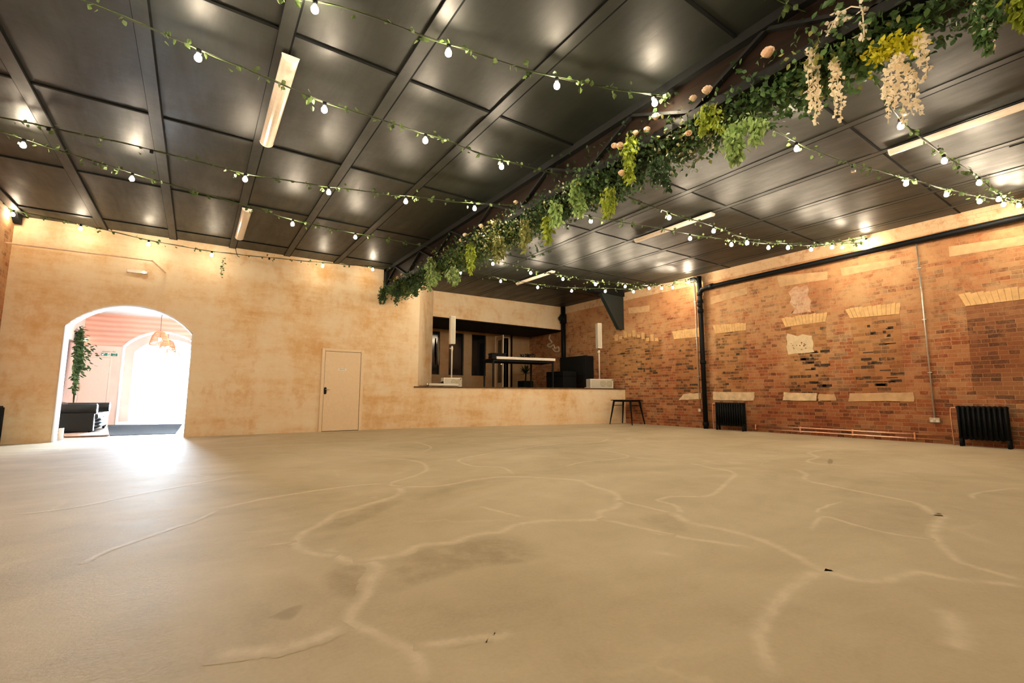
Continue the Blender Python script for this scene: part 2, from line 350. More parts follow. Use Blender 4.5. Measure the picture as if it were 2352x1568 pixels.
# floor veins (traced crack lines in the concrete) and dark stains
def Z1(p): return [(x/2.666, y/2.666+980) for x, y in p]
def Z2(p): return [(776+x/2.666, y/2.666+980) for x, y in p]
def Z3(p): return [(1552+x/2.666, y/2.666+980) for x, y in p]
VEINS = [
 (Z2([(-60, 740), (-30, 770), (0, 790), (90, 820), (180, 822), (230, 835), (250, 865), (215, 930), (180, 1030), (110, 1120), (90, 1190), (200, 1240), (330, 1310), (460, 1370), (520, 1450), (550, 1568)]), 1.2),
 (Z2([(90, 820), (330, 790), (420, 765), (500, 725), (700, 705), (780, 675), (900, 650), (1000, 640), (1090, 600), (1250, 575), (1500, 570), (1600, 560), (1600, 520), (1700, 490), (1720, 450), (1680, 400), (1560, 365), (1480, 330), (1380, 320), (1080, 305), (860, 320), (640, 360), (400, 370), (390, 400), (340, 430), (200, 470), (100, 500), (0, 525), (-110, 600), (-200, 640), (-250, 700), (-220, 750), (-120, 780), (0, 790)]), 1.0),
 (Z2([(400, 370), (320, 345), (480, 295), (540, 260), (500, 215), (330, 195), (150, 190)]), 0.8),
 (Z2([(320, 345), (150, 355), (0, 372), (-200, 400), (-500, 450), (-800, 520)]), 0.8),
 (Z2([(1080, 300), (1010, 250), (830, 240), (735, 205), (830, 180), (1000, 150), (1330, 105), (1600, 92), (1650, 70)]), 0.7),
 (Z2([(1600, 560), (1800, 605), (2000, 650), (2133, 680), (2280, 700), (2570, 745)]), 0.8),
 (Z2([(1720, 450), (1850, 480), (2050, 525), (2090, 520), (2060, 480), (1960, 450), (2050, 425), (2270, 420), (2370, 350), (2420, 280), (2280, 250), (2130, 215)]), 0.8),
 (Z3([(-20, 520), (80, 580), (330, 635), (520, 690), (700, 770), (880, 870), (930, 890), (1150, 940), (1300, 935), (1480, 890), (1700, 930), (1900, 950), (2160, 975)]), 1.0),
 (Z3([(880, 880), (800, 940), (680, 1020), (590, 1130), (540, 1230), (520, 1280), (560, 1400), (640, 1568)]), 1.2),
 (Z3([(720, 255), (800, 290), (800, 325), (1000, 370), (1300, 430), (1480, 470), (1580, 530), (1640, 545), (1600, 600), (1590, 680), (1700, 790), (1750, 830), (1950, 890), (2150, 945)]), 0.8),
 (Z3([(820, 650), (900, 550), (1100, 600), (1330, 655), (1590, 690)]), 0.6), (Z3([(980, 135), (820, 155), (870, 185), (810, 205), (860, 225), (1100, 240)]), 0.6),
 (Z2([(460, 1335), (700, 1310), (900, 1280), (970, 1285), (1080, 1250)]), 1.0),
 (Z3([(1650, 1110), (1700, 1180), (1740, 1300), (1700, 1370)]), 1.3), (Z3([(870, 530), (880, 500), (1040, 450)]), 0.5), (Z3([(1830, 450), (1840, 405), (2133, 370)]), 0.5),
 (Z2([(1380, 245), (1500, 215), (1780, 180), (1550, 130)]), 0.6), (Z2([(500, 160), (570, 125), (480, 95), (400, 90)]), 0.5), (Z2([(1780, 180), (1950, 200), (2133, 205)]), 0.5),
 (Z1([(0, 540), (400, 500), (900, 400), (1200, 345), (1500, 290)]), 0.6), (Z1([(500, 840), (650, 760), (1050, 620), (1180, 580), (1350, 500)]), 0.5), (Z3([(-200, 640), (0, 670)]), 0.5),
 (Z2([(-250, 700), (-500, 740)]), 0.5), (Z1([(1280, 1400), (1600, 1370), (1850, 1320), (2133, 1210)]), 1.2), (Z2([(850, 480), (1000, 520), (1180, 560)]), 0.7), (Z2([(1880, 755), (2133, 800)]), 1.0),
]
def smooth_path(P, k=6):
    P = [np.array(p, float) for p in P]; out = []
    for i in range(len(P)-1):
        p0, p1, p2, p3 = P[max(i-1, 0)], P[i], P[i+1], P[min(i+2, len(P)-1)]
        for j in range(k):
            t = j/k; out.append(0.5*((2*p1)+(-p0+p2)*t+(2*p0-5*p1+4*p2-p3)*t*t+(-p0+3*p1-3*p2+p3)*t**3))
    out.append(P[-1]); return out
for vi, (px, wk) in enumerate(VEINS):
    P = smooth_path([onz(x, y, 0) for x, y in px], 8); mb = MB(); vs = []; aa = []; fs = []
    zz = 0.0003+0.00001*vi
    for i, p in enumerate(P):
        t = P[min(i+1, len(P)-1)]-P[max(i-1, 0)]; t[2] = 0; t /= np.linalg.norm(t)+1e-9; n = np.array([-t[1], t[0], 0])
        d = np.linalg.norm(p[:2]); w = wk*(0.034+0.006*d)*(0.85+0.3*rng.random()); j = n*rng.normal(0, 0.003)
        e = min(1, i/4, (len(P)-1-i)/4)
        for o_, a_ in ((-1, 0), (-0.25, 0.9), (0.12, 0.9), (1.0 if vi % 2 else 0.7, 0)):
            q = p+n*w*o_+j; vs.append((q[0], q[1], zz)); aa.append(a_*e)
        if i: b0 = (i-1)*4; fs += [(b0+k+4, b0+k+5, b0+k+1, b0+k) for k in range(3)]
    mb.add(vs, fs, aa); mb.build('floor_vein', M_VEIN, floor)
def blob(px, a=1.0, z=0.0002, name='floor_stain', mat=None):
    P = [onz(x, y, 0) for x, y in px]; P = smooth_path(P+[P[0]], 5)[:-1]; c = sum(P)/len(P)
    vs = [(c[0], c[1], z)]; aa = [a]; n = len(P)
    for s_, k in ((0.45, a), (0.8, a*0.8), (1.12, 0)):
        for p in P: q = c+(p-c)*s_; vs.append((q[0], q[1], z)); aa.append(k)
    fs = [(0, 1+i, 1+(i+1) % n) for i in range(n)]
    for r_ in range(2): fs += [(1+r_*n+i, 1+(r_+1)*n+i, 1+(r_+1)*n+(i+1) % n, 1+r_*n+(i+1) % n) for i in range(n)]
    m2 = MB(); m2.add(vs, fs, aa); m2.build(name, mat or M_STAIN, floor)
blob(Z2([(330, 810), (500, 745), (950, 665), (1150, 700), (1240, 780), (1150, 830), (880, 860), (620, 930), (380, 1000), (270, 930)]), 1.0)
blob(Z2([(0, 830), (200, 835), (235, 880), (200, 960), (170, 1030), (0, 1040), (-100, 930)]), 0.9, 0.00021)
blob(Z1([(1640, 1170), (1760, 1110), (1860, 1090), (1780, 1180)]), 1.0, 0.00022)
blob(Z3([(900, 560), (1100, 480), (1450, 480), (1620, 550), (1590, 660), (1350, 640)]), 0.5, 0.00023)
blob(Z2([(1830, 560), (2000, 530), (2090, 540), (2133, 640), (1950, 620)]), 0.6, 0.00024)
blob(Z2([(-100, 590), (60, 540), (250, 460), (400, 455), (100, 600), (-20, 620)]), 0.8, 0.00025)
blob(Z3([(930, 205), (945, 195), (962, 205), (962, 220), (945, 230), (930, 222)]), 2.2, 0.0007)

# ---- ceiling: sloping slab with battens and open joints
mb = MB()
def slab(x0, x1, y0, y1, t=0.0, th=0.2):
    mb.add([(x0, y0, cz(x0)-t), (x1, y0, cz(x1)-t), (x1, y1, cz(x1)-t), (x0, y1, cz(x0)-t), (x0, y0, cz(x0)+th), (x1, y0, cz(x1)+th), (x1, y1, cz(x1)+th), (x0, y1, cz(x0)+th)],
           [(0, 3, 2, 1), (4, 5, 6, 7), (0, 1, 5, 4), (1, 2, 6, 5), (2, 3, 7, 6), (3, 0, 4, 7)])
slab(XL-0.3, XR+0.3, YC-0.3, 15.4); ceil = struct(mb.build('ceiling', M_CEIL))
XLB = [-2.72, -1.63, -0.545, 0.50, 1.58, 2.68, 3.75]; XRB = [5.26, 6.38, 7.49, 8.63, 9.73, 10.85]
YCR = [-2.5, -0.25, 2.0, 4.2, 6.4, 8.66, 10.86]
mb = MB()
for x in XLB[:-1]: slab(x-0.115, x, YC, YA, 0.022, 0.0)
for x in XRB: slab(x-0.10, x, YC, 13.0, 0.008, 0.0)
for y in YCR:
    slab(XL, 3.85, y+0.012, y+0.09, 0.012, 0.0); slab(4.35, XR, y+0.012, y+0.10, 0.006, 0.0)
mb.build('batten', M_CEIL, ceil)
mb = MB()
for x in XLB[:-1]: slab(x, x+0.016, YC, YA, 0.0225, 0.0)
for x in XLB[:-1]: slab(x-0.119, x-0.115, YC, YA, 0.0225, 0.0)
for x in XRB: slab(x, x+0.022, YC, 13.0, 0.0085, 0.0)
for y in YCR:
    for a, b in zip([XL]+XLB[:-1], [q-0.115 for q in XLB[:-1]]+[3.85]): slab(a, b, y-0.018, y+0.014, 0.0128, 0.0)
    for a, b in zip([4.35]+[q+0.02 for q in XRB], [q-0.13 for q in XRB]+[XR]): slab(a, b, y-0.012, y+0.014, 0.0068, 0.0)
for a in ((8.7, 9.7),): slab(a[0], a[0]+0.02, 0, 1, 0.009, 0)
mb.build('joint_line', M_GROOVE, ceil)

# ---- back wall with arch (front face y = 11.5)
AX0, AX1, AS, AT = -2.07, -0.135, 2.10, 2.595
def arc(x, x0, x1, s, t):
    w = (x1-x0)/2; c = (x0+x1)/2; h = t-s; R = (w*w+h*h)/(2*h); return t-R+math.sqrt(max(0, R*R-(x-c)**2))
def archwall(mb, x0, x1, y0, y1, H, ax0, ax1, s, t, n=28):
    mb.box(x0, ax0, y0, y1, 0, H); mb.box(ax1, x1, y0, y1, 0, H)
    for i in range(n):
        a = ax0+(ax1-ax0)*i/n; b = ax0+(ax1-ax0)*(i+1)/n; za, zb = arc(a, ax0, ax1, s, t), arc(b, ax0, ax1, s, t)
        mb.add([(a, y0, za), (b, y0, zb), (b, y0, H), (a, y0, H), (a, y1, za), (b, y1, zb), (b, y1, H), (a, y1, H)],
               [(0, 1, 2, 3), (7, 6, 5, 4), (0, 4, 5, 1)])
def reveal(ax0, ax1, y0, y1, s, t, th=0.012, n=28):
    mb = MB(); mb.box(ax0-0.004, ax0+th, y0, y1, 0, s+0.01); mb.box(ax1-th, ax1+0.004, y0, y1, 0, s+0.01)
    for i in range(n):
        a = ax0+(ax1-ax0)*i/n; b = ax0+(ax1-ax0)*(i+1)/n; za, zb = arc(a, ax0, ax1, s, t), arc(b, ax0, ax1, s, t)
        mb.add([(a, y0, za-th), (b, y0, zb-th), (b, y0, zb+0.003), (a, y0, za+0.003), (a, y1, za-th), (b, y1, zb-th), (b, y1, zb+0.003), (a, y1, za+0.003)],
               [(0, 1, 2, 3), (7, 6, 5, 4), (0, 4, 5, 1)])
    return mb
mb = MB(); archwall(mb, XL-0.1, 4.85, YA, YA+0.38, 4.25, AX0, AX1, AS, AT)
wback = struct(mb.build('wall_back', M_PLASTER))
reveal(AX0, AX1, YA-0.006, YA+0.386, AS, AT).build('arch_lining', M_HALLW, wback, True)
# return wall, header wall over the stage, side walls
mb = MB().prism([(4.85, YA, 0), (5.95, 13.05, 0), (5.95, 13.05, 4.25), (4.85, YA, 4.25)], (-0.13, 0.10, 0)); struct(mb.build('wall_return', M_PLASTER))
mb = MB().box(5.85, XR, 13.05, 13.25, 3.31, 4.25); struct(mb.build('wall_header', M_PLASTER))
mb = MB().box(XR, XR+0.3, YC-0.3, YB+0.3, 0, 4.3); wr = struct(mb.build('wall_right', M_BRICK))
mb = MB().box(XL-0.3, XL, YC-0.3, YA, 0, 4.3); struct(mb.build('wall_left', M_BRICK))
mb = MB().box(XL-0.3, XR+0.3, YC-0.3, YC, 0, 4.3); struct(mb.build('wall_front', M_PLASTER))
# stage
SF0, SF1 = (4.75, 11.5), (11.3, 10.085)
sd = np.array([SF1[0]-SF0[0], SF1[1]-SF0[1]]); sd /= np.linalg.norm(sd); sn = np.array([sd[1], -sd[0]])    # sn points to the room
ZST = 1.09
mb = MB().prism([(SF0[0]-0.0, SF0[1]-0.002, 0), (SF1[0], SF1[1], 0), (SF1[0], SF1[1]+0.12, 0), (SF0[0]+0.3, SF0[1]+0.1, 0)], (0, 0, ZST-0.03)); struct(mb.build('wall_stage_front', M_PLASTER))
mb = MB().prism([(SF0[0]-0.02, SF0[1]-0.03, ZST-0.03), (SF1[0], SF1[1]-0.03, ZST-0.03), (SF1[0], YB, ZST-0.03), (5.3, YB, ZST-0.03), (5.3, 12.3, ZST-0.03)], (0, 0, 0.03)); struct(mb.build('floor_stage', M_EDGE))
# room behind the header: back wall with slot windows and a doorway
w1 = (ony(992, 860, YB)[0]-0.25, ony(1009, 860, YB)[0]); w2 = (ony(1030, 860, YB)[0], ony(1064.5, 860, YB)[0]); w3 = (ony(1083, 860, YB)[0], ony(1116, 860, YB)[0])
dx = (ony(1138.5, 850, YB)[0], ony(1167, 850, YB)[0]); WZ = (1.60, 3.18); ZD = 3.14; ZS = 3.27
mb = MB(); x = 5.3
for a, b in (w1, w2, w3):
    mb.box(x, a, YB, YB+0.15, ZST, ZS+0.05); mb.box(a, b, YB, YB+0.15, ZST, WZ[0]); mb.box(a, b, YB, YB+0.15, WZ[1], ZS+0.05); x = b
mb.box(x, dx[0], YB, YB+0.15, ZST, ZS+0.05); mb.box(dx[0], dx[1], YB, YB+0.15, ZD, ZS+0.05); mb.box(dx[1], XR, YB, YB+0.15, ZST, ZS+0.05)
struct(mb.build('wall_stage_back', M_PLASTSH))
for i, (a, b) in enumerate((w1, w2, w3)):
    o = struct(MB().box(a, b, YB+0.10, YB+0.112, WZ[0], WZ[1]).build('window_%d' % (i+1), M_GLASSD))
    MB().box(a, a+0.025, YB+0.085, YB+0.12, WZ[0], WZ[1]).box(b-0.025, b, YB+0.085, YB+0.12, WZ[0], WZ[1]).box(a+0.025, b-0.025, YB+0.085, YB+0.12, WZ[0], WZ[0]+0.03).build('window_frame', M_BLACKM, o)
struct(MB().box(5.1, 5.3, 12.3, YB, 0, ZS).build('wall_stage_left', M_PLASTER))
struct(MB().box(5.3, XR, 13.25, YB+0.1, ZS, ZS+0.05).box(5.3, XR, 13.05, 13.25, ZS+0.01, ZS+0.04).build('ceiling_stage', M_BLACKM))
struct(MB().box(5.0, XR+0.3, YB+1.4, YB+1.5, 0, 3.6).box(5.0, 5.1, YB, YB+1.4, 0, 3.6).box(XR+0.2, XR+0.3, YB, YB+1.4, 0, 3.6).box(5.0, XR+0.3, YB, YB+1.5, 3.5, 3.6).box(5.0, XR+0.3, YB, YB+1.5, ZST-0.06, ZST-0.01).build('wall_backstage', M_BLACKM))
struct(MB().box(4.9, XR+0.3, 13.2, YB+0.2, ZS+0.05, 4.3).build('trim_4', M_BLACKM))
c0 = ony(1003.5, 777, YB-0.02)
mb = MB()
P = [ony(1006.5, 775+i*9, YB-0.015) for i in range(8)]
mb.tube(P, [0.02, 0.035, 0.045, 0.035, 0.05, 0.04, 0.03, 0.012], 8)  # narrow pale upright tube in front of the leftmost slot window
tag(mb.build('pale_strip', M_PALESTRIP, smooth=True), 'narrow pale upright shape at the leftmost dark slot window behind the stage', 'strip')
# stage doorway: frame and open glazed leaf
d3 = struct(MB().box(dx[0]-0.05, dx[0], YB-0.03, YB+0.17, ZST, ZD+0.05).box(dx[1], dx[1]+0.05, YB-0.03, YB+0.17, ZST, ZD+0.05).box(dx[0], dx[1], YB-0.03, YB+0.17, ZD, ZD+0.05).build('door_3', M_DOOR))
LW = 0.86; ang = math.radians(-106)
Ml = Matrix.Translation((dx[0], YB-0.03, 0)) @ Matrix.Rotation(ang, 4, 'Z')
mb = MB()
for b in ((0, LW, 0, 0.04, ZST+0.01, ZST+0.25), (0, LW, 0, 0.04, ZD-0.16, ZD-0.01), (0, 0.13, 0, 0.04, ZST+0.25, ZD-0.16), (LW-0.13, LW, 0, 0.04, ZST+0.25, ZD-0.16)): mb.box(*b, M=Ml)
leaf3 = mb.build('door_leaf', M_DOOR, d3)
MB().box(0.13, LW-0.13, 0.015, 0.025, ZST+0.25, ZD-0.16, M=Ml).build('glass_pane', M_GLASSD, leaf3)
MB().box(LW-0.10, LW-0.05, -0.05, 0.0, 2.0, 2.04, M=Ml).build('door_handle', M_CHROME, leaf3)
struct(MB().box(dx[1]+0.12, dx[1]+0.17, YB-0.06, YB, ZST, ZS).build('trim_1', M_WOODD))

# ---- features set in the brick wall
def face(px, x=11.3): return [onx(a, b, x) for a, b in px]
def slabx(px, name, mat, th=0.012, jag=0.0, sub=1):
    P = face(px)
    if sub > 1:
        Q = []
        for i in range(len(P)):
            for j in range(sub):
                q = P[i]+(P[(i+1) % len(P)]-P[i])*j/sub
                if j or jag: q = q+np.array([0, rng.normal(0, jag), rng.normal(0, jag)])
                Q.append(q)
        P = Q
    P = [(11.302, p[1], p[2]) for p in P]
    return MB().prism(P, (-th, 0, 0)).build(name, mat, wr)
def lintel(px, n, th=0.016):
    A, B, D, E_ = [np.array(p, float) for p in face(px)]    # tl, tr, br, bl
    for i in range(n):
        g = 0.06/n*0.5
        t0, t1 = i/n+g, (i+1)/n-g; h = rng.random()*0.04
        q = [A+(B-A)*t0, A+(B-A)*t1, E_+(D-E_)*t1, E_+(D-E_)*t0]; q[0][2] -= h; q[1][2] -= h*0.5
        yield [(11.302, p[1], p[2]) for p in q], th+rng.random()*0.004
for px, n in (([(1544, 760), (1607.5, 752), (1608, 773), (1549, 779)], 11), ([(1637.6, 745), (1714, 740), (1713.6, 758), (1643, 766)], 12),
              ([(1795, 729), (1901, 715), (1897, 738), (1804.5, 751)], 13), ([(1941.6, 708), (2069.5, 692), (2066, 721), (1953, 730.6)], 12),
              ([(2200.5, 674), (2372, 653.5), (2372, 685), (2218, 703)], 11)):
    mb = MB()
    for q, th in lintel(px, n): mb.prism(q, (-th, 0, 0))
    mb.build('arch_course', M_LINTEL, wr)
mb = MB()
for i in range(10):
    x0 = 1412+i*10.3; yb = 783-10*math.sin(math.pi*min(1, i/7)) ; tall = 15 if i % 2 == 0 else 7
    P = face([(x0, yb-tall), (x0+7, yb-tall-0.5), (x0+7.5, yb), (x0, yb)]); mb.prism([(11.302, p[1], p[2]) for p in P], (-0.014, 0, 0))
mb.build('toothed_arch_course', M_LINTEL, wr)
for px, mt in (([(1549, 780), (1608, 773), (1608, 904), (1555, 905)], M_INFILL), ([(1643, 766), (1714, 758), (1716, 903), (1650, 902)], M_INFILL), ([(1804, 751), (1897, 738), (1905, 902), (1812, 902)], M_INFILL),
               ([(1953, 730.6), (2066, 721), (2080, 903), (1965, 903)], M_INFILL), ([(2218, 703), (2372, 685), (2372, 925), (2236, 905)], M_INDARK), ([(1400, 785), (1440, 771), (1480, 770), (1520, 782), (1522, 860), (1400, 868)], M_INFILL)):
    slabx(px, 'blocked_window', mt, 0.006)
for px in ([(1572, 905), (1610, 902), (1610, 916), (1560, 918)], [(1639, 899), (1734, 901), (1732, 919.6), (1639, 918)], [(1802.6, 901), (1877, 903), (1877, 919.6), (1799, 919.6)]): slabx(px, 'window_sill', M_SILL, 0.03, 0.006, 5)
for px in ([(1880, 904), (1918, 906), (1921, 919), (1880, 920)], [(1953, 903), (2099, 901), (2099, 921.5), (1949, 921.5)]): slabx(px, 'window_sill', M_STONE, 0.022, 0.005, 5)
slabx([(1808, 767.6), (1865.6, 769.5), (1869, 808), (1810, 813)], 'plaster_patch', M_PATCH, 0.012, 0.012, 6)
for px in ([(1784, 634), (1901, 623), (1901, 641.5), (1791, 658)], [(1930.5, 615.6), (2069.5, 593), (2069.5, 608), (1934, 634)], [(2179, 566.6), (2372, 538), (2372, 559), (2181, 589.5)], [(1443, 707), (1492, 701), (1492, 715.5), (1445, 719.6)], [(1632, 682), (1717, 660), (1717, 675), (1632, 699)]):
    slabx(px, 'stone_block', M_STONE, 0.009, 0.002, 3)
slabx([(1812, 668), (1858, 655), (1862, 715), (1818, 722)], 'limewashed_patch', M_WHITEBRICK, 0.005, 0.03, 5)
mb = MB()
for (bx, by, bw_) in ((1829, 770, 14),):
    for i in range(16):
        px_, py_ = 1815+rng.random()*38, 785+rng.random()*17; w_, h_ = 1+rng.random()*2.4, 1+rng.random()*1.6
        P = face([(px_, py_), (px_+w_, py_-0.3), (px_+w_, py_+h_), (px_, py_+h_)]); mb.prism([(11.30, p[1], p[2]) for p in P], (-0.0125, 0, 0))
mb.build('chipped_hole', M_INDARK, wr)
# missing bricks and dark gaps in the blocked windows
mb = MB()
for (x0, x1, y0, y1, n) in ((1812, 1900, 805, 900, 26), (1975, 2060, 735, 890, 26), (1560, 1605, 800, 895, 12), (1655, 1710, 762, 895, 14), (1410, 1510, 790, 860, 16)):
    for i in range(n):
        a, b = x0+rng.random()*(x1-x0-8), y0+rng.random()*(y1-y0); c = onx(a, b, 11.3); row = 0.075
        z = math.floor(c[2]/row)*row+0.012; L_ = rng.choice([0.05, 0.09, 0.18]); hh = rng.choice([0.05, 0.02])
        mb.box(11.2935, 11.30, c[1]-L_, c[1], z, z+hh)
mb.build('dark_brick_gap', simple('dark_gap_brown', (0.05, 0.032, 0.022, 1), 0.95, var=0.4, scale=30), wr)
# broken plaster edge on the wall beside the stage
mb = MB(); P = [onx(a, b, 11.3) for a, b in ((1264, 768), (1262, 778), (1268, 786), (1258, 792), (1264, 797), (1272, 792), (1275, 800), (1283, 797), (1284, 806), (1276, 807), (1270, 800))]
P = smooth_path(P, 4); mb.tube([(11.295, p[1], p[2]) for p in P], 0.035, 6); mb.build('broken_plaster_edge', M_PATCH, wr)

# ---- hall door
def Y(px, py, y=YA): return ony(px, py, y)
DX0, DX1, DZ = 2.41, 3.40, 1.96
d1 = struct(MB().box(DX0, DX0+0.07, YA-0.035, YA, 0, DZ).box(DX1-0.07, DX1, YA-0.035, YA, 0, DZ).box(DX0+0.07, DX1-0.07, YA-0.035, YA, DZ-0.06, DZ).build('door_1', M_DOOR, bevel=0.004))
MB().box(DX0+0.07, DX1-0.07, YA-0.008, YA, 0, DZ-0.06).build('door_gap', M_WOODD, d1)
leaf1 = MB().box(DX0+0.078, DX1-0.078, YA-0.022, YA-0.006, 0.012, DZ-0.068).build('door_leaf', M_DOOR, d1, bevel=0.002)
hp = Y(747, 897, YA-0.03)
mb = MB(); mb.prism([(hp[0]+0.028*math.cos(t)+0.0, YA-0.022, hp[2]+(0.055 if math.sin(t) > 0 else -0.055)+0.028*math.sin(t)) for t in np.linspace(0, 2*math.pi, 20, endpoint=False)], (0, -0.012, 0))
hpl = mb.build('handle_plate', M_BLACKM, leaf1)
MB().tube([(hp[0], YA-0.03, hp[2]+0.03), (hp[0], YA-0.065, hp[2]+0.03), (hp[0]+0.03, YA-0.07, hp[2]+0.03), (hp[0]+0.10, YA-0.068, hp[2]+0.025)], 0.008, 8).build('door_handle', M_CHROME, leaf1, True)
def text(s, loc, size, mat, name, parent, rot=(math.radians(90), 0, 0), ext=0.001, align='CENTER'):
    cu = bpy.data.curves.new(name, 'FONT'); cu.body = s; cu.size = size; cu.extrude = ext; cu.align_x = align; cu.align_y = 'CENTER'
    ob = bpy.data.objects.new(name, cu); C.objects.link(ob); ob.location = loc; ob.rotation_euler = rot
    bpy.context.view_layer.update()
    dg = bpy.context.evaluated_depsgraph_get(); me = bpy.data.meshes.new_from_object(ob.evaluated_get(dg)); me.materials.clear(); me.materials.append(mat)
    o2 = bpy.data.objects.new(name, me); C.objects.link(o2); o2.location = loc; o2.rotation_euler = rot; bpy.data.objects.remove(ob)
    if parent: o2.parent = parent; o2.matrix_parent_inverse = parent.matrix_basis.inverted()
    return o2
sp = Y(786, 848.3, YA-0.023)
plq = tag(MB().box(sp[0]-0.10, sp[0]+0.10, YA-0.026, YA-0.0225, sp[2]-0.024, sp[2]+0.024).build('door_sign', M_SIGNW), 'small white plaque with grey lettering on the closed cream door', 'sign')
text('PRIVATE', (sp[0], YA-0.0265, sp[2]), 0.034, M_TEXT, 'lettering', plq, ext=0.0005)

# ---- vestibule and corridor beyond the arch
VY = 17.2
CORR = [(VY, VY+0.45), (19.5, 19.95), (21.95, 22.4)]
mb = MB(); archwall(mb, -1.93, 1.5, VY, VY+0.45, 3.3, -1.83, 0.08, 2.24, 2.74); mb.box(-3.0, -2.72, VY, VY+0.45, 0, 3.3); mb.box(-2.72, -2.03, VY, VY+0.45, 1.93, 3.3); mb.box(-2.03, -1.93, VY, VY+0.45, 0, 3.3)
mb.box(-3.0, -1.93, VY+0.45, VY+0.5, 0, 3.3)
wv = struct(mb.build('wall_vestibule_back', M_PINK))
MB().box(-2.68, 1.4, VY-0.008, VY, 2.74, 3.14).box(-2.68, -1.83, VY-0.008, VY, 2.22, 2.74).build('pink_boarding', M_PINKB, wv)
mb = MB()
for i in range(24):
    a = -1.83+1.91*i/24; b = -1.83+1.91*(i+1)/24; za, zb = arc(a, -1.83, 0.08, 2.24, 2.74), arc(b, -1.83, 0.08, 2.24, 2.74)
    mb.add([(a, VY-0.008, za), (b, VY-0.008, zb), (b, VY-0.008, 2.74), (a, VY-0.008, 2.74)], [(0, 1, 2, 3)])
mb.box(0.08, 1.4, VY-0.008, VY, 2.0, 2.74)
mb.build('pink_spandrel', M_PINKB, wv)
reveal(-1.83, 0.08, VY-0.012, VY+0.46, 2.24, 2.74).build('arch_lining', M_HALLW, wv, True)
for k, (y0, y1) in enumerate(CORR[1:]):
    mb = MB(); archwall(mb, -2.3, 1.3, y0, y1, 3.3, -1.77, 0.14, 2.24, 2.74); o = struct(mb.build('wall_corridor_%s' % ('middle', 'far')[k], M_PINK))
    reveal(-1.77, 0.14, y0-0.012, y1+0.012, 2.24, 2.74).build('arch_lining', M_HALLW, o, True)
struct(MB().box(-3.0, -2.81, YA+0.38, VY, 0, 3.3).build('wall_vestibule_left', M_PINK))
struct(MB().box(-2.81, -2.68, YA+0.38, VY-0.01, 2.22, 3.14).build('trim_2', M_PINK))
WY0, WY1, WZ0, WZ1 = 13.5, 14.85, 1.25, 2.55
vr = struct(MB().box(1.4, 1.5, YA+0.38, WY0, 0, 3.3).box(1.4, 1.5, WY1, VY, 0, 3.3).box(1.4, 1.5, WY0, WY1, 0, WZ0).box(1.4, 1.5, WY0, WY1, WZ1, 3.3).build('wall_vestibule_right', M_HALLW))
struct(MB().box(1.41, 1.45, WY0, WY0+0.04, WZ0, WZ1).box(1.41, 1.45, WY1-0.04, WY1, WZ0, WZ1).box(1.41, 1.45, WY0+0.04, WY1-0.04, WZ0, WZ0+0.04).box(1.41, 1.45, WY0+0.04, WY1-0.04, WZ1-0.04, WZ1).build('window_4', M_WHITE))
struct(MB().box(-2.4, -2.28, VY+0.45, DAY_END, 0, 3.3).build('wall_corridor_left', M_PINK))
struct(MB().box(1.2, 1.32, VY+0.45, DAY_END, 0, 3.3).build('wall_corridor_right', M_HALLW))
struct(MB().box(-3.0, 1.5, YA+0.38, DAY_END, 3.14, 3.3).build('ceiling_vestibule', M_HALLW))
# pink door in the vestibule
d2 = struct(MB().box(-2.72, -2.68, VY+0.0, VY+0.06, 0, 1.93).box(-2.07, -2.03, VY, VY+0.06, 0, 1.93).box(-2.68, -2.07, VY, VY+0.06, 1.89, 1.93).build('door_2', M_PINKD))
lf = MB().box(-2.675, -2.075, VY+0.006, VY+0.05, 0.01, 1.885).build('door_leaf', M_PINKD, d2)
MB().box(-2.66, -2.64, VY-0.03, VY+0.006, 0.95, 1.10).build('door_handle', M_COPPER, lf)
MB().box(-2.09, -2.06, VY-0.03, VY+0.0, 1.45, 1.62).build('door_closer', M_WHITE, lf)
# fire exit sign
a = ony(231.3, 809.2, VY-0.02); b = ony(270.5, 818.0, VY-0.02)
sx0, sx1, sz0, sz1 = a[0], b[0], b[2], a[2]
es = tag(MB().box(sx0, sx1, VY-0.016, VY-0.010, sz0-0.005, sz1-0.0).build('exit_sign', M_SIGNW), 'green and white fire exit sign with arrow above the pink door', 'sign')
h = sz1-sz0; w = sx1-sx0
MB().box(sx0+0.01, sx0+0.40*w, VY-0.018, VY-0.016, sz0+0.004, sz1-0.01).build('green_panel', M_SIGNG, es)
MB().box(sx0+0.58*w, sx1-0.01, VY-0.018, VY-0.016, sz0+0.004, sz1-0.01).build('green_panel', M_SIGNG, es)
cx_, czz = sx0+0.16*w, (sz0+sz1)/2
MB().prism([(cx_-0.035, VY-0.0185, czz-0.03), (cx_+0.015, VY-0.0185, czz-0.03), (cx_, VY-0.0185, czz-0.013), (cx_+0.032, VY-0.0185, czz+0.018), (cx_+0.018, VY-0.0185, czz+0.03), (cx_-0.014, VY-0.0185, czz), (cx_-0.035, VY-0.0185, czz+0.018)], (0, -0.001, 0)).build('arrow', M_SIGNW, es)
MB().box(sx0+0.47*w, sx0+0.50*w, VY-0.0185, VY-0.016, czz-0.03, czz+0.012).ball((sx0+0.49*w, VY-0.018, czz+0.025), 0.008, 8, 6, (1, 0.2, 1)).box(sx0+0.45*w, sx0+0.53*w, VY-0.0185, VY-0.016, czz-0.005, czz+0.003).build('running_figure', M_SIGNG, es)
text('Fire\nexit', (sx0+0.80*w, VY-0.0187, czz+0.004), 0.042, M_SIGNW, 'lettering', es, ext=0.0006)
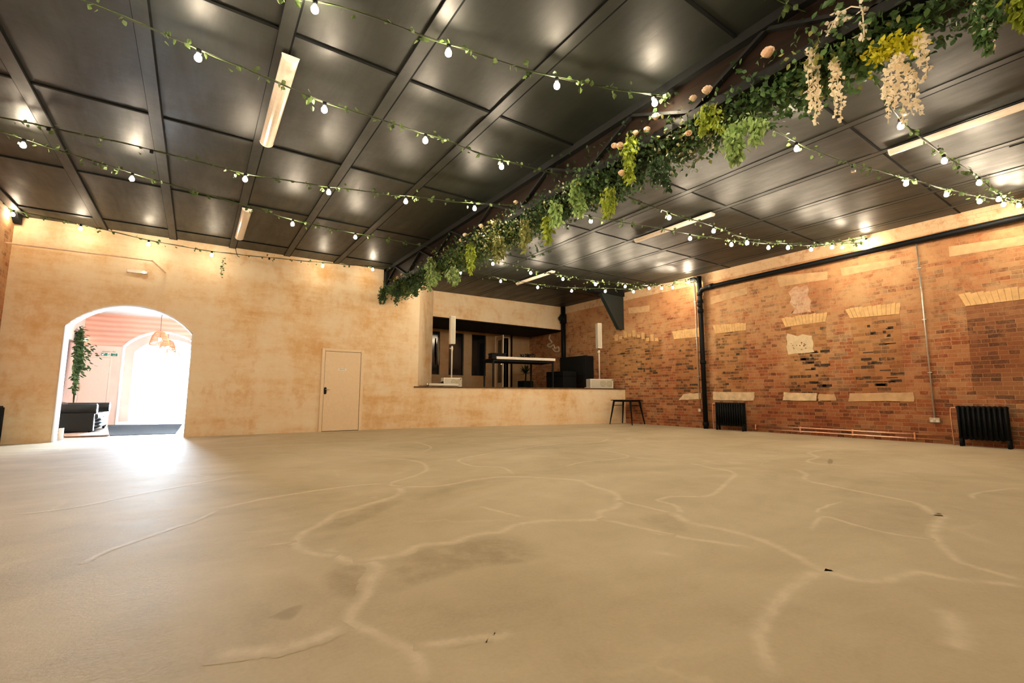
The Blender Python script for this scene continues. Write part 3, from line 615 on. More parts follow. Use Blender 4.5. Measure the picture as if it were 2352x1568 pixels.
ca = tag(text('Entrance / Bar', ((sx0+sx1)/2-0.01, VY-0.0115, sz1+0.035), 0.05, M_TEXT, 'wall_lettering', None, ext=0.0006), 'small dark lettering on the wall above the fire exit sign', 'lettering')
# green lit emergency lamp on the bulkhead
p = onx(193, 779, -2.67)
el = tag(MB().box(-2.68, -2.63, p[1]-0.11, p[1]+0.11, p[2]-0.05, p[2]+0.05).build('emergency_light', M_WHITE, bevel=0.005), 'small emergency light glowing green beyond the arch', 'light')
MB().ball((-2.625, p[1]-0.03, p[2]-0.01), 0.035, 10, 6, (0.5, 1, 1)).build('lamp_glow', M_LEDG, el, True)

# ================================================================ BEAM (boxed timber truss)
BX0, BX1, BZ = 3.85, 4.30, 3.56
bt = thing('roof_truss', 'black and brown timber roof truss wrapped in flowers, running across the ceiling', 'beam', (BX0, YA, BZ))
zt = cz(BX0)
MB().box(BX0, BX1, YC, YA, BZ, BZ+0.09).build('bottom_chord', M_BLACK, bt)
MB().box(BX0-0.02, BX1+0.02, YC, YA, zt-0.09, zt+0.001).build('top_chord', M_BLACK, bt)
MB().box(BX0+0.06, BX1-0.06, YC, YA, BZ+0.09, zt-0.09).build('web_panel', M_WOODD, bt)
mbp = MB()
n = 0
y = YC+0.5
while y < YA-0.3:
    m1 = MB()
    for xx in (BX0, BX1-0.05):
        z0, z1 = BZ+0.09, zt-0.09; w_ = 0.07
        sgn = 1 if n % 2 == 0 else -1
        ya, yb_ = (y, y+0.75) if sgn > 0 else (y+0.75, y)
        m1.prism([(xx, ya-w_/2, z0), (xx, ya+w_/2, z0), (xx, yb_+w_/2, z1), (xx, yb_-w_/2, z1)], (0.05, 0, 0))
    m1.build('diagonal_strut', M_BLACK, bt); y += 0.75; n += 1
MB().box(BX0-0.02, BX0+0.66, YA-0.20, YA-0.001, 3.50, cz(4)-0.002).build('end_block', M_BLACKM, bt)
# knee bracket on the brick wall
mb = MB().prism([(XR-0.001, 10.05, 2.98), (XR-0.001, 10.05, 4.17), (10.22, 10.05, 4.165), (11.08, 10.05, 2.98)], (0, 0.14, 0))
kb = tag(mb.build('roof_bracket', M_GREENBLK, bevel=0.006), 'dark green triangular roof bracket on the brick wall above the right speaker', 'bracket')
struct(MB().box(9.9, XR, 10.0, 10.3, 4.06, cz(11)-0.002).build('trim_3', M_BLACKM))
mb = MB().prism([(XL+0.001, YA-0.30, 4.0), (XL+0.001, YA-0.001, 4.0), (XL+0.001, YA-0.001, 3.86), (XL+0.001, YA-0.10, 3.86)], (0.09, 0, 0)).build('roof_bracket', M_BLACKM)
tag(mb, 'small black bracket end high in the left corner under the ceiling', 'bracket')

# ================================================================ STRING LIGHTS + IVY
def sub_mesh(mb, name, mat, smooth=True):
    me = bpy.data.meshes.new(name); me.from_pydata(mb.v, [], mb.f); me.update()
    if smooth: me.polygons.foreach_set('use_smooth', [True]*len(me.polygons))
    me.materials.append(mat); return me
ME_HOLD = sub_mesh(MB().lathe([(0.010, 0.0), (0.019, -0.006), (0.019, -0.042), (0.014, -0.046)], n=10), 'lamp_holder', M_BLACKM)
ME_BULB = sub_mesh(MB().lathe([(0.011, -0.042), (0.014, -0.053), (0.025, -0.068), (0.029, -0.085), (0.026, -0.101), (0.016, -0.112), (0.0001, -0.115)], n=12), 'bulb', M_BULB)
ME_DIM = ME_BULB.copy(); ME_DIM.materials.clear(); ME_DIM.materials.append(M_BULBD)
ME_UNL = ME_BULB.copy(); ME_UNL.materials.clear(); ME_UNL.materials.append(M_UNLIT)
def leaf_cloud(mb, P, size, n, spread, hang=0.0, elong=1.5, sizev=0.35):
    """n pointed leaves scattered around path P"""
    P = np.array(P); m = len(P)
    for i in range(n):
        t = rng.random()*(m-1); k = int(t); c = P[k]+(P[min(k+1, m-1)]-P[k])*(t-k)
        c = c+rng.normal(0, spread, 3)+np.array([0, 0, -abs(rng.normal(0, hang)) if hang else 0])
        one_leaf(mb, c, size*(1+rng.normal(0, sizev*0.6)), elong)
def one_leaf(mb, c, s, elong=1.5, d=None):
    s = max(0.3*0.03, abs(s))
    if d is None: d = rng.normal(0, 1, 3); d[2] -= 0.5
    d = d/(np.linalg.norm(d)+1e-9); u = np.cross(d, rng.normal(0, 1, 3)); u /= np.linalg.norm(u)+1e-9; w = np.cross(d, u)
    L_ = s*elong; h = s*0.5
    mb.add([c, c+d*L_*0.35+u*h+w*s*0.12, c+d*L_*0.35-u*h+w*s*0.12, c+d*L_*0.7+u*h*0.7+w*s*0.10, c+d*L_*0.7-u*h*0.7+w*s*0.10, c+d*L_, c+d*L_*0.45],
           [(0, 1, 6), (0, 6, 2), (1, 3, 6), (6, 4, 2), (3, 5, 6), (6, 5, 4)])
YBM = {'S5': 10.94, 'S4': 8.51, 'S3': 5.65, 'S2': 4.5, 'S1': 2.73, 'S0': 1.46}
HL = {'S5': 11.12, 'S4': 7.5, 'S3': 7.5, 'S2': 4.7, 'S1': 4.7, 'S0': 1.5}
HR = {'S5': 7.38, 'S4': 7.38, 'S3': 3.4, 'S2': 3.4, 'S1': 1.2, 'S0': 1.2}
LEFT = {'S5': [(20, 484), (185, 525), (341, 561), (486, 586), (618, 600, 'dead'), (741, 611), (856, 619)],
        'S4': [(53, 334), (303, 411), (672, 515), (816, 545)],
        'S3': [(110, 308, 'dead'), (347, 359, 'dead'), (563, 412), (755, 442), (932, 463), (1090, 479)],
        'S2': [(455, 133), (745, 252), (977, 323), (1152, 383)],
        'S1': [(723, 22), (1030, 122), (1279, 197), (1504, 237)], 'S0': []}
RIGHT = {'S5': [(964, 617), (1058, 627), (1150, 646), (1235, 660), (1313, 668), (1390, 669), (1455, 670), (1520, 662), (1545, 660)],
         'S4': [(1132, 606), (1219, 627), (1293, 641), (1368, 653), (1436, 658), (1491, 662), (1581, 648)],
         'S3': [(1235, 485), (1357, 508), (1585, 548), (1680, 562), (1765, 569), (1863, 573), (1935, 568)],
         'S2': [(1300, 418), (1420, 456, 'unlit'), (1537, 500), (1639, 531), (1716, 558), (1810, 569), (1911, 568), (1990, 556)],
         'S1': [(1690, 267), (1830, 342), (1960, 392, 'unlit'), (2081, 422), (2174, 447), (2250, 463), (2305, 470)],
         'S0': [(1872, 65), (1983, 160), (2069, 290), (2169, 370), (2249, 420), (2294, 458), (2340, 472)]}
NAMES = {'S5': 'farthest string light, along the plaster wall above the arch, ending at the brick wall pipe',
         'S4': 'second string light from the plaster wall, its bulb flaring brightest above the arch',
         'S3': 'third string light from the plaster wall, with two empty sockets at its left end',
         'S2': 'fourth string light from the plaster wall, crossing the nearer white ceiling light fitting',
         'S1': 'string light crossing the top edge of the photo left of centre',
         'S0': 'nearest string light, coming out of the white wisteria at upper right'}
INAMES = {'S5': 'thin ivy garland on the string light along the plaster wall', 'S4': 'ivy garland on the second string from the plaster wall',
          'S3': 'ivy garland on the string with two empty sockets', 'S2': 'ivy garland crossing the nearer white ceiling light fitting',
          'S1': 'ivy garland on the string across the top edge left of centre', 'S0': 'ivy garland on the nearest string at upper right'}
for s, yb_ in (('B0', -1.0),):  # added bulbs out of view, put in to brighten the hall
    hk0, hk1 = np.array([XL, yb_, 4.0]), np.array([3.84, yb_-0.2, 3.9]); n_ = 6
    pts = []
    for i in range(n_):
        t = (i+0.5)/n_; x = XL+(3.84-XL)*t; sag = 0.35*math.sin(t*math.pi); pts.append(np.array([x, yb_-0.2*t, 3.88-sag]))
    root = thing('string_light', 'unseen string light added behind the camera to brighten the hall', 'string light', hk0)
    cab = [hk0]+[p+np.array([0, 0, 0.085]) for p in pts]+[hk1]
    MB().tube(smooth_path(cab, 6), 0.006, 5).build('cable', M_CABLE, root, True)
    for top in cab[1:-1]:
        h = bpy.data.objects.new('lamp_holder', ME_HOLD); C.objects.link(h); h.parent = root; h.location = tuple(top-hk0)
        b = bpy.data.objects.new('bulb', ME_BULB); C.objects.link(b); b.parent = h
cross_pts = {}
for s in ('S5', 'S4', 'S3', 'S2', 'S1', 'S0'):
    PB = (3.9, YBM[s]); PLh = (XL, HL[s]); PRh = (XR, HR[s])
    pts = [];
    if s == 'S5': HLz = 4.0
    else: HLz = 4.0
    for q in LEFT[s]: pts.append((onl(q[0], q[1], PB, PLh), q[2] if len(q) > 2 else 'lit'))
    if s == 'S0': pts = [(np.array([x, 1.48, 3.62+0.03*abs(x-0.5)]), 'lit') for x in (-1.9, -0.7, 0.5, 1.7, 2.9)]
    if s == 'S1': pts = [(np.array([-2.0, 4.45, 3.85]), 'lit'), (np.array([-0.75, 4.05, 3.76]), 'lit')]+pts
    if s == 'S2': pts = [(np.array([-1.6, 4.66, 3.92]), 'lit')]+pts
    for q in RIGHT[s]: pts.append((onl(q[0], q[1], PB, PRh), q[2] if len(q) > 2 else 'lit'))
    for k, (p, st) in enumerate(pts):                     # bulbs stay clear of the ceiling and the walls
        p[2] = min(p[2], cz(p[0])-0.10); p[0] = min(max(p[0], XL+0.06), XR-0.07)
    pts.sort(key=lambda e: e[0][0])
    root = thing('string_light', NAMES[s], 'string light', (XL, HL[s], 4.0), group=None)
    cab = [np.array([XL, HL[s], 4.0])] if s != 'S5' else [np.array([XL, HL[s]-0.1, 4.0])]
    for p, st in pts:
        top = p+np.array([0, 0, 0.085]); top[2] = min(top[2], cz(p[0])-0.015); cab.append(top)
    hk = np.array([XR, HR[s], 4.02]); cab.append(hk)
    path = smooth_path(cab, 8)
    MB().tube(path, 0.006, 5).build('cable', M_CABLE, root, True)
    for (p, st), top in zip(pts, cab[1:]):
        h = bpy.data.objects.new('lamp_holder', ME_HOLD); C.objects.link(h); h.parent = root
        h.location = tuple(top-np.array([XL, HL[s], 4.0]))
        if st == 'dead': continue
        b = bpy.data.objects.new('bulb', (ME_DIM if s == 'S5' and p[0] < 4 else ME_BULB) if st == 'lit' else ME_UNL); C.objects.link(b); b.parent = h
        if st == 'unlit': b['label'] = 'unlit clear glass bulb'
    iv = thing('ivy_garland', INAMES[s], 'garland', (XL, HL[s], 4.0))
    sp_ = [p+np.array([0, 0.012*math.sin(i*0.9), 0.012*math.cos(i*0.9)]) for i, p in enumerate(path)]
    MB().tube(sp_, 0.004, 4).build('stem', L_IVY, iv)
    mb = MB(); m_ = len(path); dens = 12 if s in ('S5',) else 16
    for i in range(m_-1):
        seg = np.linalg.norm(path[i+1]-path[i]); k = rng.poisson(seg*dens*(0.35+1.5*(math.sin(i*1.7+len(s))*0.5+0.5)))
        c0_ = path[i]+(path[i+1]-path[i])*rng.random()
        for _ in range(k):
            c1 = c0_+rng.normal(0, 0.022, 3)+np.array([0, 0, rng.choice([-0.02, 0.015])]); c1[2] = min(c1[2], cz(c1[0])-0.06); c1[0] = min(max(c1[0], XL+0.06), XR-0.06); one_leaf(mb, c1, 0.036+rng.random()*0.014, 1.25)
    if s == 'S5':      # little tail hanging near the second ceiling light
        q = onl(513, 592, PB, PLh); tail = [q+np.array([0.02*math.sin(j), 0, -0.05*j]) for j in range(9)]; leaf_cloud(mb, tail, 0.035, 22, 0.012)
    mb.build('leaves', L_IVY, iv)

# ================================================================ FLOWER GARLAND ON THE TRUSS
gar = thing('foliage_garland', 'thick mixed green foliage garland along the underside of the roof truss', 'garland', (4.1, YA, BZ))
def gpath(y0, y1, n, x=4.1, z=3.53): return [np.array([x, y0+(y1-y0)*i/(n-1), z]) for i in range(n)]
def garl(mat, n, size, spr, xs, zs, seedclump, y0=-0.8, y1=11.2, name='foliage', elong=1.5):
    mb = MB(); k = 0
    cl = []
    for _ in range(seedclump):
        cl.append((y0+(y1-y0)*rng.random()**1.0, rng.normal(0, 1), rng.random()))
    while k < n:
        cy, cc, cw = cl[rng.integers(len(cl))]
        a = rng.normal(0, 0.20); ang = rng.uniform(0, 2*math.pi)
        r = abs(rng.normal(0.9, 0.3))
        c = np.array([xs+math.cos(ang)*r*spr[0]+cc*0.03, cy+a, zs+math.sin(ang)*r*spr[1]-0.02])
        if c[2] > BZ+0.02 and BX0-0.03 < c[0] < BX1+0.03: c[2] = BZ-0.02-rng.random()*0.08
        if c[1] > YA-0.05: continue
        one_leaf(mb, c, size*(0.7+0.6*rng.random()), elong); k += 1
    return mb.build(name, mat, gar)
garl(L_DARK, 6500, 0.036, (0.27, 0.15), 4.08, 3.54, 60, name='dark_foliage')
garl(L_MID, 5200, 0.034, (0.29, 0.17), 4.10, 3.54, 34, name='green_foliage')
garl(L_OLIVE, 2200, 0.032, (0.30, 0.17), 4.06, 3.55, 14, name='olive_foliage')
garl(L_WHITE, 900, 0.028, (0.31, 0.17), 4.08, 3.54, 9, name='pale_foliage', elong=1.3)
MB().tube([(4.08, y, 3.50+0.03*math.sin(y*2)) for y in np.linspace(-0.8, 11.3, 60)], 0.03, 6).build('stem', L_DARK, gar)
# big leafy bunch near the wisteria
mb = MB()
for cpx, nn in (((1900, 95), 420), ((1960, 60), 460), ((2040, 30), 380), ((2100, 12), 260), ((1850, 170), 260), ((1790, 170), 240), ((1700, 205), 200), ((1950, 130), 260)):
    c = onx(cpx[0], cpx[1], 4.05)
    for _ in range(nn): one_leaf(mb, c+rng.normal(0, 0.10, 3)*np.array([0.8, 1.1, 1.0]), 0.034+rng.random()*0.02, 1.5)
mb.build('leafy_bunch', L_MID, gar)
mb = MB()
for cpx, nn in (((1230, 555), 60), ((1180, 520), 120), ((1060, 560), 260), ((960, 625), 200), ((905, 645), 160), ((1400, 375), 240), ((1480, 330), 280), ((1580, 290), 260), ((1320, 400), 160), ((1260, 470), 180)):
    c = onx(cpx[0], cpx[1], 4.05)
    for _ in range(nn): one_leaf(mb, c+rng.normal(0, 0.13, 3)*np.array([0.9, 1.6, 0.9]), 0.032+rng.random()*0.014, 1.4)
mb.build('lower_foliage', L_DARK, gar)

def fern(top, bot, wid, mat, label, n=170, size=0.022, flowers=0, stems=4, xpl=3.80):
    a = onx(top[0], top[1], xpl); zb = onx(bot[0], bot[1], xpl)[2]; L_ = max(0.12, a[2]-zb)
    rt = thing('hanging_fern', label, 'hanging plant', a, group='ferns hanging from the flower garland')
    wm = wid
    ms = MB(); ml = MB(); mf = MB()
    for s_ in range(stems):
        off = np.array([rng.normal(0, wm*0.25), rng.normal(0, wm*0.35), 0]); ln = L_*(0.6+0.4*rng.random()) if s_ else L_
        P = [a+off*min(1, j/3)+np.array([0.01*math.sin(j+s_), 0.012*math.cos(j*1.3+s_), -ln*j/8+0.03]) for j in range(9)]
        ms.tube(P, 0.0025, 4)
        for _ in range(n//stems):
            t = rng.random()**0.8*8; k = min(7, int(t)); c = P[k]+(P[k+1]-P[k])*(t-k)
            ta = 1-0.75*(t/8)
            c = c+rng.normal(0, 1, 3)*np.array([wm*0.28*ta, wm*0.30*ta, 0.012]); d = np.array([rng.normal(0, 0.6), rng.normal(0, 0.6), -1.0])
            one_leaf(ml, c, size*(0.7+0.6*rng.random()), 2.0, d)
            if flowers and rng.random() < flowers: one_leaf(mf, c+rng.normal(0, 0.01, 3), 0.020, 1.0)
    ms.build('stem', L_DARK, rt); ml.build('fronds', mat, rt)
    if mf.v: mf.build('tiny_flowers', L_WIST, rt)
FERNS = [((1625, 245), (1633, 322), 0.11, L_LIME, 'bright lime fern hanging left of the glowing pale green fern', 220, 0),
 ((1690, 285), (1705, 374), 0.20, L_PALE, 'wide pale green fern hanging just under a lit bulb, largest of the ferns', 520, 0),
 ((1738, 278), (1742, 327), 0.08, L_PALE, 'short pale fern tail right of the widest pale green fern', 120, 0),
 ((1450, 318), (1457, 424), 0.14, L_LIME, 'long yellow-green fern beside two cream roses at the middle of the garland', 330, 0),
 ((1513, 365), (1520, 446), 0.13, L_DARK, 'dark green fern with tiny flowers, right of the long yellow-green fern', 260, 0.15),
 ((1325, 415), (1324, 496), 0.13, L_PALE, 'pale bright fern directly right of the bulb in the middle of the garland', 300, 0),
 ((1402, 438), (1402, 500), 0.12, L_LIME, 'lime fern hanging above an unlit bulb, left of the dark flowered fern', 220, 0),
 ((1255, 500), (1252, 562), 0.10, L_LIME, 'narrow lime fern hanging right of the dark drooping fern above the far bulbs', 180, 0),
 ((1276, 465), (1277, 522), 0.12, L_PALE, 'bushy green fern beside the narrow lime fern in the garland', 200, 0),
 ((1205, 510), (1206, 582), 0.12, L_OLIVE, 'olive flowered fern hanging left of the narrow lime fern', 200, 0.2),
 ((1143, 545), (1146, 602), 0.13, L_OLIVE, 'pale speckled fern hanging over a far bulb', 200, 0.5),
 ((1080, 560), (1078, 630), 0.12, L_LIME, 'yellow-lime fern hanging right of the two white-edged ferns at the far end', 220, 0.1),
 ((990, 592), (988, 667), 0.18, L_PALE, 'bright fern with white flowers hanging at the corner of the plaster wall', 320, 0.35),
 ((1040, 615), (1037, 659), 0.12, L_PALE, 'small cream flowered fern left of a bulb near the far end', 160, 0.8),
 ((885, 655), (880, 700), 0.14, L_DARK, 'dark fern at the far end of the truss, leftmost of all', 200, 0),
 ((914, 640), (914, 702), 0.16, L_DARK, 'dark fern with pale specks, second from the far end', 240, 0.08),
 ((955, 652), (955, 680), 0.10, L_DARK, 'short dark fern, third from the far end', 110, 0),
 ((2265, 0), (2283, 116), 0.12, L_MID, 'green fern with cream flowers hanging at the upper right', 260, 0.35),
 ((2345, 0), (2351, 62), 0.11, L_LIME, 'lime fern cut by the top right corner of the photo', 240, 0)]
for t_, b_, w_, m_, lb, n_, fl in FERNS:
    far = t_[0] < 1300
    fern(t_, b_, w_, m_, lb, int(n_*1.5), 0.026 if not far else 0.034, fl)
def wisteria(top, bot, nst, wid, label, xpl=3.85, full=1.0):
    a = onx(top[0], top[1], xpl); zb = onx(bot[0], bot[1], xpl)[2]; L_ = a[2]-zb
    rt = thing('wisteria_bloom', label, 'hanging flowers', a, group='cream wisteria blooms')
    for s_ in range(nst):
        off = ((s_+0.5)/nst-0.5)*wid; ln = L_*(1.0 if s_ == nst//2 else 0.72+0.28*rng.random())
        dirv = R2[:2]*off
        P = [a+np.array([dirv[0]*min(1, j/2.5), dirv[1]*min(1, j/2.5), 0])+np.array([0.008*math.sin(j*1.1+s_), 0.008*math.cos(j+s_), -ln*j/12]) for j in range(13)]
        mb = MB(); mb.tube(P, 0.003, 4)
        for j in range(int(ln*150*full)):
            t = rng.random()**1.25*12; k = min(11, int(t)); c = P[k]+(P[k+1]-P[k])*(t-k); ta = 1.0-0.55*t/12
            c = c+rng.normal(0, 0.013*ta, 3); one_leaf(mb, c, 0.022+0.010*ta, 1.05)
        mb.build('flower_strand', L_WIST, rt)
wisteria((1862, 115), (1878, 283), 3, 0.10, 'cream wisteria hanging leftmost of the blooms, one long tail')
wisteria((1915, 140), (1921, 281), 2, 0.09, 'cream wisteria with two strands, second bloom from the left')
wisteria((2062, 135), (2068, 292), 5, 0.26, 'widest cream wisteria with five strands below the yellow leaves')
wisteria((2112, 78), (2116, 182), 2, 0.08, 'short cream wisteria at the right of the yellow leaves')
mb = MB()
for cpx in ((2030, 112), (2050, 105), (2075, 98), (2095, 95), (2015, 125)):
    c = onx(cpx[0], cpx[1], 3.88)
    for _ in range(60): one_leaf(mb, c+rng.normal(0, 0.035, 3), 0.028, 1.6)
mb.tube([onx(a_, b_, 3.88) for a_, b_ in ((2010, 128), (2030, 112), (2050, 105), (2075, 98), (2100, 92))], 0.006, 5)
tag(mb.build('yellow_leaf_sprig', L_YEL), 'bright yellow-green leaf sprig above the widest cream wisteria', 'foliage')
mb = MB()
for cpx in ((1925, 30), (1915, 50), (1935, 40), (1905, 75), (1980, 20), (1983, 50), (1985, 80)):
    c = onx(cpx[0], cpx[1], 3.80)
    for _ in range(9): one_leaf(mb, c+rng.normal(0, 0.02, 3), 0.032, 1.1)
mb.tube([onx(a_, b_, 3.80) for a_, b_ in ((1900, 80), (1915, 50), (1930, 28), (1955, 15), (1980, 18), (1983, 50), (1985, 85))], 0.005, 5)
tag(mb.build('white_leaf_sprig', L_WIST), 'sprig of round white leaves at the top of the near flower bunch', 'foliage')
def rose_mesh():
    mb = MB()
    for ring, (r, n, h) in enumerate(((0.012, 3, 0.070), (0.022, 5, 0.066), (0.031, 6, 0.058), (0.041, 7, 0.040))):
        for k in range(n):
            t = 2*math.pi*(k+ring*0.37)/n; w = 2.6*r*math.sin(math.pi/n)+0.006
            c = np.array([math.cos(t)*r, math.sin(t)*r, 0]); tg = np.array([-math.sin(t), math.cos(t), 0]); o_ = np.array([math.cos(t), math.sin(t), 0])
            b0 = c*0.3+np.array([0, 0, -0.02]); fl = 0.006*ring
            mb.ball((0, 0, 0.020), 0.022, 8, 6, (1, 1, 1.6)) if ring == 0 and k == 0 else None
            mb.add([b0-tg*w*0.3, b0+tg*w*0.3, c+tg*w*0.75+np.array([0, 0, h*0.5]), c+o_*fl+tg*w*0.5+np.array([0, 0, h]), c+o_*(fl+0.003)+np.array([0, 0, h*1.12]), c+o_*fl-tg*w*0.5+np.array([0, 0, h]), c-tg*w*0.75+np.array([0, 0, h*0.5])],
                   [(0, 1, 2, 6), (6, 2, 3, 5), (5, 3, 4)])
    return mb
ME_ROSE = sub_mesh(rose_mesh(), 'petals', L_ROSE)
ME_SEP = sub_mesh(MB().lathe([(0.002, -0.045), (0.004, -0.03), (0.016, -0.018), (0.012, -0.008)], n=8), 'sepals', L_MID)
ROSES = [((1765, 126), 1.35, 'large cream rose bud standing out above the garland, nearest the camera'), ((1625, 212), 1.25, 'big cream rose right of the peach rose above the lime fern'), ((1592, 230), 1.0, 'peach rose left of the big cream rose'),
 ((1506, 272), 1.15, 'cream rose just under the lit bulb at the truss'), ((1411, 338), 1.0, 'left one of two cream roses side by side'), ((1424, 337), 1.1, 'right one of two cream roses side by side'), ((1428, 401), 1.1, 'cream rose under the pair of roses'),
 ((1184, 467), 1.0, 'cream rose on the left side of the truss between two far bulbs'), ((1104, 521), 1.1, 'cream rose on the dark left side of the garland, upper of the far ones'), ((1132, 514), 1.0, 'cream rose right of another on the far garland'),
 ((1068, 541), 1.0, 'small cream rose between far roses on the garland'), ((1058, 554), 1.0, 'lowest cream rose in the row of far roses'), ((1486, 300), 0.9, 'small cream rose left under the bulb rose'), ((1460, 308), 0.9, 'small cream bud left of the long yellow-green fern top'),
 ((1582, 308), 0.8, 'small cream bud low on the garland between ferns'), ((922, 632), 0.9, 'small cream rose near the far end of the truss'), ((912, 638), 0.9, 'last cream rose at the far end above the dark fern')]
for (px_, py_), sc_, lb in ROSES:
    xpl = 3.76
    p = onx(px_, py_, xpl); rt = thing('rose', lb, 'flower', p, group='cream roses in the garland'); rt.scale = (sc_*0.62,)*3
    to = Vector(CAM-p).normalized()+Vector((0.3, 0.2, 0.75)); q = to.to_track_quat('Z', 'Y'); rt.rotation_mode = 'QUATERNION'; rt.rotation_quaternion = q @ Matrix.Rotation(rng.normal(0, 0.5), 4, 'X').to_quaternion()
    for me_ in (ME_ROSE, ME_SEP):
        o = bpy.data.objects.new(me_.name.split('.')[0], me_); C.objects.link(o); o.parent = rt

# ================================================================ CEILING LIGHT FITTINGS (unlit)
def batten_light(x, y0, y1, label, w=0.14):
    z = cz(x)-0.022; rt = thing('ceiling_light', label, 'ceiling light', (x, (y0+y1)/2, z), group='unlit batten lights')
    MB().box(x-0.03, x+0.03, y0+0.02, y1-0.02, z-0.03, z).build('mounting_plate', M_BLACKM, rt)
    n = 10; prof = [(w/2*math.cos(t), -0.03-0.06*math.sin(t)) for t in np.linspace(0, math.pi, n)]
    MB().prism([(x+a, y0, z+b+0.004) for a, b in prof], (0, y1-y0, 0)).build('diffuser', M_CREAM, rt, bevel=0.004)
    MB().prism([(x+a*1.03, y0-0.012, z+b*1.03+0.004) for a, b in prof], (0, 0.02, 0)).build('end_cap', M_WHITE, rt)
    MB().prism([(x+a*1.03, y1-0.008, z+b*1.03+0.004) for a, b in prof], (0, 0.02, 0)).build('end_cap', M_WHITE, rt)
batten_light(0.52, 4.45, 6.24, 'nearer unlit white batten light on the left ceiling, crossed by ivy', 0.15)
batten_light(0.51, 8.76, 10.49, 'farther unlit white batten light on the left ceiling, nearer the plaster wall', 0.15)
batten_light(7.40, -0.9, 1.90, 'unlit white batten light at the right edge of the photo', 0.13)
batten_light(7.38, 4.45, 6.17, 'unlit white batten light in the middle of the right ceiling', 0.13)
batten_light(7.49, 9.02, 10.64, 'farthest unlit batten light, above the stage opening', 0.12)

# ================================================================ PIPES, RADIATORS, SOCKETS
def elbow(P, r, name, mat, parent, n=10): return MB().tube(smooth_path(P, 6), r, n).build(name, mat, parent, True)
px1 = onx(1622, 816, 11.17)
PX, PY = 11.17, 7.22
sp_ = thing('soil_pipe', 'thick black iron drain pipe on the brick wall with a long branch under the ceiling', 'pipe', (PX, PY, 0))
MB().tube([(PX, PY, 0), (PX, PY, 4.11)], 0.062, 16).build('stack_pipe', M_IRON, sp_, True)
for z in (0.12, 1.75, 3.15, 3.42, 3.62): MB().lathe([(0.062, -0.05), (0.078, -0.045), (0.078, 0.045), (0.062, 0.05)], (PX, PY, z), 16).build('collar', M_IRON, sp_, True)
MB().tube([(PX-0.05, PY-0.02, 3.29), (PX-0.12, PY-0.03, 3.29)], 0.05, 12).build('inspection_cap', M_IRON, sp_, True)
zh0 = onx(1645, 655, PX)[2]; zh1 = onx(2352, 490, PX)[2]
MB().tube(smooth_path([(PX, PY, 3.60), (PX, PY-0.06, 3.72), (PX, PY-0.25, zh0), (PX, PY-0.45, zh0)], 6)+[(PX, -3.9, zh1)], 0.058, 14).build('branch_pipe', M_IRON, sp_, True)
MB().tube([(PX, PY-0.30, zh0), (PX, PY-0.40, zh0)], 0.075, 14).build('collar', M_IRON, sp_, True)
MB().tube(smooth_path([(PX-0.02, PY+0.02, 3.95), (PX-0.02, PY+0.12, 4.06), (PX-0.02, PY+0.25, 4.08)], 5), 0.045, 12).build('top_bend', M_IRON, sp_, True)
mb = MB().tube([(11.2, 12.93, ZST), (11.2, 12.93, 4.17)], 0.085, 16)
dp = thing('rainwater_pipe', 'black vertical pipe in the corner where the stage header meets the brick wall', 'pipe', (11.2, 12.93, ZST))
mb.build('downpipe', M_IRON, dp, True)
MB().tube([(11.2, 12.93, 3.55), (11.2, 12.93, 3.88)], 0.125, 16).build('socket_collar', M_IRON, dp, True)
MB().ball((11.06, 12.9, 3.72), 0.10, 12, 8).build('access_cap', M_IRON, dp, True)
def conduit(y, z0, z1, lab, slab_, double=True, xx=11.265):
    rt = thing('metal_conduit', lab, 'conduit', (xx, y, z0))
    MB().tube([(xx, y, z0), (xx, y, z1)], 0.0125, 10).build('tube', M_CONDUIT, rt, True)
    for k in range(3):
        z = z0+(z1-z0)*(0.25+0.3*k); MB().box(xx-0.012, XR, y-0.032, y+0.032, z-0.008, z+0.008).build('saddle_clip', M_CONDUIT, rt)
    w = 0.073 if double else 0.043
    so = thing('wall_socket', slab_, 'socket', (XR, y, z0-0.045))
    MB().box(XR-0.045, XR-0.001, y-w, y+w, z0-0.088, z0-0.002).build('back_box', M_CONDUIT, so, bevel=0.004)
    fp = MB().box(XR-0.053, XR-0.045, y-w, y+w, z0-0.088, z0-0.002).build('face_plate', M_CHROME, so, bevel=0.002)
    for s_ in ((-1, 1) if double else (0,)):
        MB().box(XR-0.055, XR-0.053, y+s_*0.038-0.018, y+s_*0.038+0.018, z0-0.075, z0-0.04).build('outlet', M_WHITE, so)
    MB().box(XR-0.056, XR-0.053, y-0.012, y+0.012, z0-0.035, z0-0.015).build('switch', M_WHITE, so)
conduit(2.64, 0.47, 3.80, 'metal conduit running down the brick wall between the two far-apart radiators, nearer the right one', 'double metal socket at the foot of the right-hand conduit')
conduit(7.44, 0.52, 3.98, 'thin metal conduit beside the thick black drain pipe', 'small metal socket left of the foot of the black drain pipe', False)
def copper(y0, y1, label):
    rt = thing('copper_pipes', label, 'pipes', (11.26, (y0+y1)/2, 0.1))
    for z in (0.075, 0.155): MB().tube([(11.26, y0, z), (11.26, y1, z)], 0.011, 8).build('copper_pipe', M_COPPER, rt, True)
    for y in np.arange(min(y0, y1)+0.5, max(y0, y1), 1.0): MB().box(11.245, XR, y-0.01, y+0.01, 0.05, 0.18).build('pipe_clip', M_COPPER, rt)
